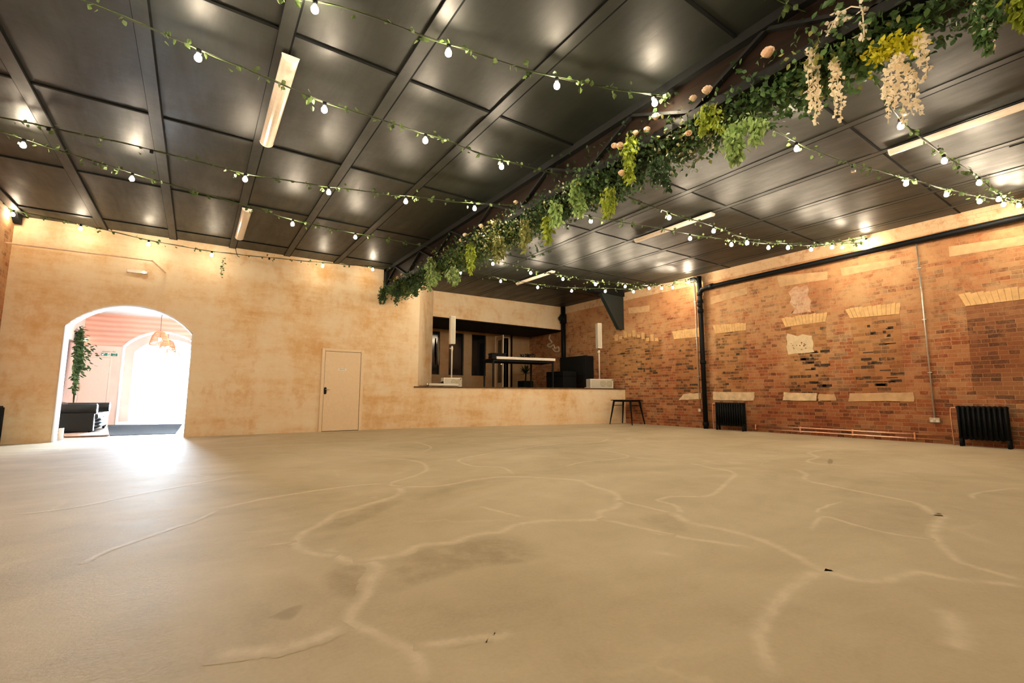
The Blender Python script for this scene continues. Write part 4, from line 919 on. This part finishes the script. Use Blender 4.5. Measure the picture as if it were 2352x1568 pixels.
def radiator(y0, y1, ztop, label, x0=11.02, x1=11.19, side=1, nsec=None):
    n_ = nsec or int(round(abs(y1-y0)/0.062)); rt = thing('radiator', label, 'radiator', ((x0+x1)/2, (y0+y1)/2, 0), group=None)
    st = (y1-y0)/n_; xm = (x0+x1)/2
    for i in range(n_):
        y = y0+st*(i+0.5); mb = MB(); zb = 0.11
        for xx in (x0+0.025, xm, x1-0.025): mb.tube([(xx, y, zb+0.03), (xx, y, ztop-0.03)], 0.020, 8)
        mb.tube([(x0+0.028, y, ztop-0.035), (x1-0.028, y, ztop-0.035)], abs(st)*0.49, 8); mb.tube([(x0+0.028, y, zb+0.035), (x1-0.028, y, zb+0.035)], abs(st)*0.49, 8)
        if i in (0, n_-1): mb.box(x0+0.01, x0+0.045, y-0.02, y+0.02, 0, zb+0.03); mb.box(x1-0.045, x1-0.01, y-0.02, y+0.02, 0, zb+0.03)
        mb.build('section', M_IRON, rt, True)
    MB().box(xm-0.006, xm+0.006, y0+0.005*np.sign(st), y1-0.005*np.sign(st), 0.14, ztop-0.04).build('inner_web', M_BLACKM, rt)
    return rt
radiator(1.66, 2.30, 0.70, 'black cast iron radiator nearest the right edge of the photo')
radiator(6.12, 6.86, 0.70, 'black cast iron radiator beside the thick black drain pipe')
copper(2.45, 6.05, 'pair of copper pipes along the foot of the brick wall between the radiators')
copper(-3.5, 1.55, 'pair of copper pipes leaving the right radiator at the photo edge')
for (ya, lb) in ((2.37, 'looped copper feed pipe on the left of the right-hand radiator'), (6.98, 'copper feed pipe between the black drain pipe and the radiator')):
    mb = MB().tube(smooth_path([(11.16, ya-0.08, 0.655), (11.16, ya-0.01, 0.66), (11.16, ya+0.02, 0.62), (11.16, ya+0.02, 0.3), (11.17, ya+0.02, 0.0)], 5), 0.0095, 8)
    tag(mb.build('copper_feed_pipe', M_COPPER, smooth=True), lb, 'pipe')
ra = radiator(10.3, min(11.42, onx(3, 960, -2.75)[1]), onx(1, 931, -2.75)[2], 'black radiator just showing at the left edge of the photo', -2.83, -2.66)
# pipe over the arch
p0 = ony(0, 556, 11.2); p1 = ony(349, 598, 11.2); p2 = ony(380, 626, 11.49)
tag(MB().tube([(XL, 11.2, p0[2]+0.004*(XL-p0[0])), tuple(p1), tuple(p2)], 0.016, 8).build('gas_pipe', simple('peach_painted_pipe', (0.80, 0.58, 0.40, 1), 0.5)), 'peach painted thin pipe running in front of the plaster wall above the arch', 'pipe')
# exit light on the plaster wall
a = Y(291.5, 614.5, YA-0.06); b = Y(339, 629.5, YA-0.06)
ex = thing('emergency_light', 'white oblong emergency light with a green glow above the arch', 'light', ((a[0]+b[0])/2, YA, b[2]))
MB().box(a[0], b[0], YA-0.06, YA, b[2], a[2]-0.02).build('housing', M_WHITE, ex, bevel=0.006)
MB().ball((b[0]-0.06, YA-0.062, b[2]+0.03), 0.022, 10, 8, (1, 0.4, 1)).build('green_lamp', M_LEDG, ex, True)
tag(MB().box(-0.0, 0.0, 0, 0, 0, 0).build('tmp', M_WHITE), 'x', 'x'); bpy.data.objects.remove(bpy.data.objects['tmp'])
# cables drooping by the second light fitting
q = [Y(541, 571, YA-0.05), Y(545, 586, YA-0.06), Y(550, 590, YA-0.3), Y(556, 578, YA-0.4)]
tag(MB().tube(smooth_path([q[0], q[1], q[2]], 5), 0.006, 5).build('dangling_cable', M_BLACKM), 'short black cable dangling near the far batten light', 'cable')

# ================================================================ STAGE THINGS
ang_s = math.atan2(sd[1], sd[0])
def onstage(px, py, back=0.0):
    P0 = (SF0[0]-sn[0]*back, SF0[1]-sn[1]*back); P1 = (SF1[0]-sn[0]*back, SF1[1]-sn[1]*back); return onl(px, py, P0, P1)
def speaker(pxc, top, bot, subl, subr, subt, label, labs, lcol, mirror=1, rot=0.0):
    c = onstage(pxc, 885, 0.28); c[2] = ZST
    zt_, zb_ = onstage(pxc, top, 0.28)[2], onstage(pxc, bot, 0.28)[2]
    L, Rr = onstage(subl, 880, 0.15), onstage(subr, 880, 0.15); wsub = np.linalg.norm(L-Rr); cm = (L+Rr)/2; dep = 0.32; hs = onstage(pxc, subt, 0.15)[2]-ZST
    Ms = Matrix.Translation((cm[0]-sn[0]*dep/2, cm[1]-sn[1]*dep/2, ZST)) @ Matrix.Rotation(ang_s+rot, 4, 'Z')
    sb = thing('subwoofer', labs, 'speaker', Ms.translation, ang_s+rot)
    local(MB().box(-wsub/2, wsub/2, -dep/2, dep/2, 0, hs).build('cabinet', M_SPK, bevel=0.008), sb)
    local(MB().box(-wsub/2+0.03, wsub/2-0.03, -dep/2-0.006, -dep/2+0.002, 0.03, hs-0.03).build('grille', M_GRILLE), sb)
    for xx in (wsub*0.05, wsub*0.33): 
        local(MB().lathe([(0.001, 0.004), (hs*0.34, 0.004), (hs*0.36, 0)], n=24, M=Matrix.Translation((xx, -dep/2-0.006, hs/2)) @ Matrix.Rotation(math.radians(90), 4, 'X')).build('driver_cone', simple('cone_ring', (0.45, 0.40, 0.28, 1), 0.6)), sb)
    local(MB().box(wsub/2-0.05, wsub/2-0.02, -dep/2-0.008, -dep/2, hs-0.05, hs-0.02).build('corner_badge', M_BLACKM), sb)
    st = thing('column_speaker', label, 'speaker', (Ms.translation[0], Ms.translation[1], ZST+hs), ang_s+rot)
    z0 = hs+ZST
    local(MB().tube([(0, 0, 0), (0, 0, zb_-z0-0.05)], 0.020, 12).build('pole', M_SPK, smooth=True), st)
    local(MB().tube([(0, 0, zb_-z0-0.17), (0, 0, zb_-z0-0.08)], 0.032, 12).build('pole_clamp', M_SPK, smooth=True), st)
    local(MB().tube([(-0.02, 0, zb_-z0-0.12), (-0.07, 0, zb_-z0-0.12)], 0.012, 8).build('clamp_knob', M_SPK, smooth=True), st)
    local(MB().tube([(0, 0, zb_-z0-0.08), (0, 0, zb_-z0+0.01)], 0.014, 8).build('spigot', M_BLACKM), st)
    cw = 0.072
    local(MB().box(-cw, cw, -0.09, 0.09, zb_-z0, zt_-z0).build('column_cabinet', M_SPK, bevel=0.006), st)
    g = local(MB().box(-cw+0.014, cw-0.014, -0.096, -0.088, zb_-z0+0.02, zt_-z0-0.02).build('column_grille', M_GRILLE), st)
speaker(1040, 726, 790, 1019, 1061, 867, 'slim white column speaker on a pole at the left end of the stage', 'white box subwoofer at the left end of the stage edge', None)
speaker(1384, 743, 800, 1359, 1408, 870, 'slim white column speaker on a pole at the right end of the stage', 'white box subwoofer at the right end of the stage, above the black table', None, rot=-0.12)
# rolled tube lying at the edge
A_, B_ = onstage(984, 884, 0.04), onstage(1052, 884, 0.04); A_[2] = B_[2] = ZST+0.045
rt = thing('metal_tube', 'pale metal tube lying along the left end of the stage edge', 'tube', A_)
MB().tube([A_, B_], 0.040, 14).build('tube_body', M_SPK, rt, True)
dd = (B_-A_)/np.linalg.norm(B_-A_); MB().tube([A_-dd*0.05, A_+dd*0.0], 0.044, 14).build('end_cap', M_CHROME, rt, True)
c = onstage(1009, 880, 0.22); mb = MB()
for (dx_, dz_, r_) in ((0, 0.055, 0.055), (0.10, 0.075, 0.075), (0.05, 0.04, 0.04)): mb.ball((c[0]+dx_*sd[0], c[1]+dx_*sd[1], ZST+dz_), r_, 12, 8)
tag(mb.build('cable_coil', M_BLACKM, smooth=True), 'rounded black bundle behind the pale tube, left of the left subwoofer', 'cable')
mb = MB(); P = [onstage(962+i*2.1, 887-(i % 2)*2.0, 0.03) for i in range(9)]
for p in P: p[2] = max(p[2], ZST+0.008)
tag(MB().tube(P, 0.007, 5).build('loose_cable', M_BLACKM), 'loose black cable lying on the far left tip of the stage edge', 'cable')
# DJ table
fl, fr = np.array([7.42, 11.86]), np.array([9.52, 11.41]); td = (fr-fl)/np.linalg.norm(fr-fl); tn = np.array([-td[1], td[0]]); TW = np.linalg.norm(fr-fl)
tz = 2.0; tang = math.atan2(td[1], td[0])
dj = thing('equipment_table', 'tall dark table with a white bar along its front standing on the stage', 'table', (fl[0], fl[1], ZST), tang)
H_ = tz-ZST
local(MB().box(0, TW, 0, 0.95, H_-0.035, H_).build('tabletop', M_WOODD, bevel=0.004), dj)
local(MB().box(0.03, TW-0.03, 0.03, 0.92, H_-0.10, H_-0.035).build('apron', M_BLACKM), dj)
for (a_, b_) in ((0.04, 0.05), (TW-0.06, 0.05), (0.04, 0.88), (TW-0.45, 0.88)):
    local(MB().box(a_-0.022, a_+0.022, b_-0.022, b_+0.022, 0, H_-0.10).build('leg', M_BLACKM), dj)
wb = thing('white_bar', 'long white bar laid along the front edge of the tall stage table', 'bar', (fl[0]+td[0]*0.12, fl[1]+td[1]*0.12, tz), tang)
local(MB().box(0.0, TW-0.12, -0.03, 0.03, -0.035, 0.045).build('housing', M_WHITE, bevel=0.006), wb)
local(MB().box(0.01, TW-0.13, -0.036, -0.03, -0.004, 0.012).build('front_ridge', M_CREAM), wb)
bgp = fl+td*0.28+tn*0.35
cs = thing('equipment_case', 'black equipment case on the left of the tall stage table', 'case', (bgp[0], bgp[1], tz), tang)
local(MB().box(-0.24, 0.24, -0.17, 0.17, 0, 0.14).build('case_body', M_BLACKM, bevel=0.02), cs)
local(MB().box(-0.25, 0.25, -0.18, 0.18, 0.14, 0.17).build('case_lid', M_BLACK, bevel=0.01), cs)
local(MB().ball((-0.25, -0.02, 0.07), 0.05, 8, 6).build('corner_bumper', M_BLACKM, smooth=True), cs)
mb = MB()
for k in range(9):
    c = fl+td*(0.75+rng.random()*0.85)+tn*(0.16+rng.random()*0.1); P = []
    for j in range(12):
        t = j*0.6; P.append((c[0]+0.11*math.cos(t+k)*(1+0.2*k % 1), c[1]+0.09*math.sin(t*1.2+k), tz+0.012+0.16*abs(math.sin(t*0.7+k))*(1 if 1.0 < (c-fl)@td < 1.4 else 0.35)))
    mb.tube(smooth_path(P, 3), 0.011, 5)
tag(mb.build('cable_heap', M_BLACKM, smooth=True), 'heap of tangled black cables on the tall stage table', 'cables')
mxp = fl+td*1.18+tn*0.5
mx = thing('mixing_desk', 'small black mixing desk among the cables on the tall stage table', 'mixer', (mxp[0], mxp[1], tz), tang)
local(MB().prism([(-0.2, -0.14, 0), (0.2, -0.14, 0), (0.2, 0.14, 0), (-0.2, 0.14, 0)], (0, 0, 0.05)).add([(-0.2, -0.14, 0.05), (0.2, -0.14, 0.05), (0.2, 0.14, 0.12), (-0.2, 0.14, 0.12), (-0.2, 0.14, 0.05), (0.2, 0.14, 0.05)], [(0, 1, 2, 3), (3, 2, 5, 4), (0, 3, 4), (1, 5, 2)]).build('desk_body', M_BLACKM), mx)
for k in range(6): local(MB().lathe([(0.012, 0), (0.010, 0.022)], (-0.15+0.06*k, 0.0, 0.085), 10).build('knob', M_BLACK), mx)
# potted spiky plant
pc = np.array([ony(1207, 880, 14.2)[0], 14.2]);
pp = thing('potted_yucca', 'spiky dark plant in a black pot at the back of the stage under the table', 'plant', (pc[0], pc[1], ZST))
local(MB().prism([(-0.22, -0.22, 0), (0.22, -0.22, 0), (0.22, 0.22, 0), (-0.22, 0.22, 0)], (0, 0, 0.32)).build('pot', M_BLACKM, bevel=0.02), pp)
local(MB().tube([(0, 0, 0.3), (0.02, 0, 0.62)], 0.03, 8).build('trunk', M_WOODD), pp)
mb = MB()
for k in range(70):
    t = rng.uniform(0, 2*math.pi); e = rng.uniform(-0.15, 1.35); d = np.array([math.cos(t)*math.cos(e), math.sin(t)*math.cos(e), math.sin(e)]); u = np.array([-math.sin(t), math.cos(t), 0])
    c = np.array([0, 0, 0.60]); L_ = 0.46; mb.add([c-u*0.016, c+u*0.016, c+d*L_*0.5+u*0.022, c+d*L_+np.array([0, 0, -0.06]), c+d*L_*0.5-u*0.022], [(0, 1, 2, 4), (4, 2, 3)])
local(mb.build('spiky_leaves', leaf('yucca_leaf', (0.015, 0.03, 0.012), 0.4, 0.1)), pp)
# big black cabinet against the brick wall
cb = thing('black_cabinet', 'large black cabinet on stage against the brick wall, left of the right speaker', 'cabinet', (10.95, 12.1, ZST))
MB().box(10.86, 11.28, 11.45, 12.75, ZST, 2.22).build('cabinet_body', M_BLACKM, cb, bevel=0.012)
MB().box(10.84, 10.86, 11.50, 12.70, 1.55, 2.18).build('front_panel', M_BLACK, cb)
MB().box(10.845, 10.86, 11.55, 12.65, ZST+0.04, 1.50).build('lower_panel', M_WOODD, cb)
fc = thing('flight_case', 'low black flight case on stage in front of the large black cabinet', 'case', (10.4, 12.0, ZST))
MB().box(10.15, 10.75, 11.75, 12.65, ZST, 1.68).build('case_body', M_BLACKM, fc, bevel=0.012)
MB().box(10.14, 10.76, 11.74, 12.66, 1.5, 1.53).build('lid_trim', M_IRON, fc)
c = onstage(1356, 876, 0.45); mb = MB()
mb.box(-0.06, 0.06, -0.03, 0.03, 0, 0.16); yb = tag(mb.build('yellow_case', simple('yellow_plastic', (0.75, 0.42, 0.03, 1), 0.5), bevel=0.01), 'small yellow box half hidden left of the right subwoofer', 'box'); yb.location = (c[0], c[1], ZST)
c = onstage(1348, 886, 0.1); tag(MB().box(c[0]-0.07, c[0]+0.07, c[1]-0.03, c[1]+0.03, ZST, ZST+0.02).build('pale_leaflet', M_GRILLE), 'small pale flat item lying on the stage edge left of the right subwoofer', 'paper')

# ================================================================ BLACK SIDE TABLE
zt_ = 0.735
def pz(x, y): p = onz(x, y, 0); return p
cT = np.array([10.84, 9.62]); 
tb = thing('side_table', 'small black square table with splayed tapered legs at the right end of the stage front', 'table', (cT[0], cT[1], 0), math.radians(12))
hw = 0.345
local(MB().box(-hw, hw, -hw, hw, zt_-0.022, zt_).build('tabletop', M_IRON, bevel=0.004), tb)
local(MB().box(-hw+0.05, hw-0.05, -hw+0.05, hw-0.05, zt_-0.06, zt_-0.022).build('apron', M_IRON), tb)
for a_ in (-1, 1):
    for b_ in (-1, 1):
        t0 = np.array([a_*(hw-0.07), b_*(hw-0.07), zt_-0.04]); t1 = np.array([a_*(hw+0.03), b_*(hw+0.03), 0.0])
        local(MB().tube([t0, t1], [0.036, 0.016], 6).build('leg', M_IRON, smooth=False), tb)
for b_ in (-1, 1): local(MB().tube([(-hw+0.05, b_*(hw-0.04), zt_-0.17), (hw-0.05, b_*(hw-0.04), zt_-0.17)], 0.010, 6).build('stretcher', M_IRON), tb)

# ================================================================ VESTIBULE THINGS
so = thing('leather_sofa', 'black buttoned leather sofa seen end-on beyond the arch', 'sofa', (-2.28, 14.6, 0))
SX0, SX1, SY0, SY1 = -2.76, -1.80, 13.7, 15.75
MB().box(SX0+0.02, SX1-0.06, SY0+0.04, SY1-0.04, 0.06, 0.30).build('base', M_LEATHER, so, bevel=0.03)
def rolled(y0, y1, out, name):
    mb = MB().box(SX0, SX1-0.02, y0, y1, 0.05, 0.50); yc = (y0+y1)/2
    mb.tube([(SX0+0.02, yc+out*0.02, 0.53), (SX1, yc+out*0.02, 0.53)], 0.115, 16); return mb.build(name, M_LEATHER, so, 'auto')
rolled(SY0, SY0+0.18, -1, 'armrest'); rolled(SY1-0.18, SY1, 1, 'armrest')
mb = MB().tube([(SX1-0.005, SY0+0.09, 0.53), (SX1+0.012, SY0+0.09, 0.53)], 0.10, 16); mb.build('arm_scroll', M_LEATHER, so)
mb = MB().box(SX0, SX0+0.20, SY0+0.18, SY1-0.18, 0.05, 0.56); mb.build('backrest', M_LEATHER, so, bevel=0.03)
mb = MB()
for k in range(9): mb.ball((SX0+0.10, SY0+0.30+k*0.19, 0.60), 0.105, 12, 8, (1.0, 1.05, 0.62))
mb.build('tufted_roll', M_LEATHR, so, True)
for k in range(2):
    y0 = SY0+0.19+k*0.84; MB().box(SX0+0.2, SX1+0.02, y0, y0+0.82, 0.29, 0.43).build('seat_cushion', M_LEATHER, so, bevel=0.05)
for k, z in enumerate((0.12, 0.20, 0.275)):
    MB().tube([(SX1-0.05, SY0+0.18, z), (SX1-0.05, SY1-0.18, z)], 0.045, 10).build('front_roll', M_LEATHER, so, True)
for a_ in (SX0+0.08, SX1-0.08):
    for b_ in (SY0+0.09, SY1-0.09): MB().lathe([(0.02, 0), (0.035, 0.06)], (a_, b_, 0), 10).build('foot', M_BLACKM, so)
mat_ = MB().prism([(-1.95, 17.0, 0.001), (-1.40, 12.62, 0.001), (-0.30, 12.55, 0.001), (-0.25, 16.6, 0.001)], (0, 0, 0.012)); tag(mat_.build('entrance_mat', M_MAT), 'grey entrance mat on the floor beyond the arch', 'mat')
mb = MB(); P = [(-2.05, 12.55), (-1.40, 12.50), (-1.45, 12.9), (-1.75, 13.55), (-2.35, 13.4)]
tag(MB().prism([(x, y, 0.014) for x, y in P], (0, 0, 0.02)).build('coir_mat', M_COIR), 'brown mat edge curling in front of the leather sofa', 'mat')
c = onx(133, 995, -2.05); tag(MB().box(-2.06, -2.0, 11.92, 12.02, 0.02, 0.22).build('junction_box', M_CREAM, bevel=0.004), 'small cream box at the foot of the left arch jamb', 'box')
# leafy plant
bp = thing('potted_bamboo', 'tall dark leafy plant beyond the arch behind the black sofa', 'plant', (-2.60, 16.35, 0))
MB().lathe([(0.13, 0), (0.17, 0.35), (0.16, 0.36), (0.15, 0.33)], (-2.60, 16.35, 0), 18).build('pot', M_BLACKM, bp, True)
mb = MB(); ml = MB()
for k in range(7):
    t = rng.uniform(0, 6.28); P = [np.array([-2.60+0.012*math.cos(t)*j, 16.35+0.03*math.sin(t)*j, 0.33+j*0.27]) for j in range(9)]
    mb.tube(P[:7], 0.005, 5)
for (px_, py_, n_, sw) in ((160, 765, 150, 0.10), (165, 790, 170, 0.13), (160, 815, 190, 0.12), (172, 812, 100, 0.17), (165, 840, 150, 0.15), (158, 855, 120, 0.10), (155, 885, 40, 0.08), (178, 800, 60, 0.12)):
    c = ony(px_, py_, 16.2)
    for _ in range(n_): one_leaf(ml, np.maximum(c+rng.normal(0, 1, 3)*np.array([sw, sw, 0.09]), [-2.62, 0, 0]), 0.045, 2.6, np.array([rng.normal(0.5, 0.5), rng.normal(-0.2, 0.4), rng.normal(-0.5, 0.4)]))
mb.build('stems', L_BAMB, bp); ml.build('leaves', L_BAMB, bp)
# rattan pendants
def pendant(x, y, label, cordtop=3.14, ztop=2.62):
    rt = thing('pendant_lamp', label, 'pendant lamp', (x, y, cordtop), group='rattan pendants in the corridor')
    MB().lathe([(0.05, 0), (0.05, -0.015), (0.01, -0.03)], (x, y, cordtop), 16).build('ceiling_rose', M_BLACKM, rt)
    MB().tube([(x, y, cordtop), (x, y, ztop-0.16)], 0.006, 6).build('cord', M_BLACKM, rt)
    prof = [(0.06, 0), (0.12, -0.03), (0.17, -0.12), (0.20, -0.24), (0.23, -0.38)]; mb = MB()
    for k in range(40):
        t = 2*math.pi*k/40; mb.tube([(x+r*math.cos(t), y+r*math.sin(t), ztop+z) for r, z in prof], 0.006, 4)
    for r, z in prof: mb.tube([(x+r*math.cos(t), y+r*math.sin(t), ztop+z) for t in np.linspace(0, 2*math.pi, 25)], 0.008, 4)
    for r, z in ((0.145, -0.07), (0.187, -0.18), (0.215, -0.31)): mb.tube([(x+r*math.cos(t), y+r*math.sin(t), ztop+z) for t in np.linspace(0, 2*math.pi, 25)], 0.004, 4)
    mb.build('rattan_shade', M_RATTAN, rt)
    MB().lathe([(0.02, 0), (0.02, -0.05)], (x, y, ztop-0.12), 10).build('lamp_holder', M_BLACKM, rt)
    MB().ball((x, y, ztop-0.22), 0.045, 12, 8).build('bulb', M_BULB2, rt, True)
pendant(-0.94, 16.2, 'nearest rattan bell pendant lamp hanging beyond the arch')
pendant(-0.86, 18.6, 'second rattan bell pendant lamp down the corridor')
pendant(-0.80, 20.9, 'farthest rattan bell pendant lamp down the bright corridor')
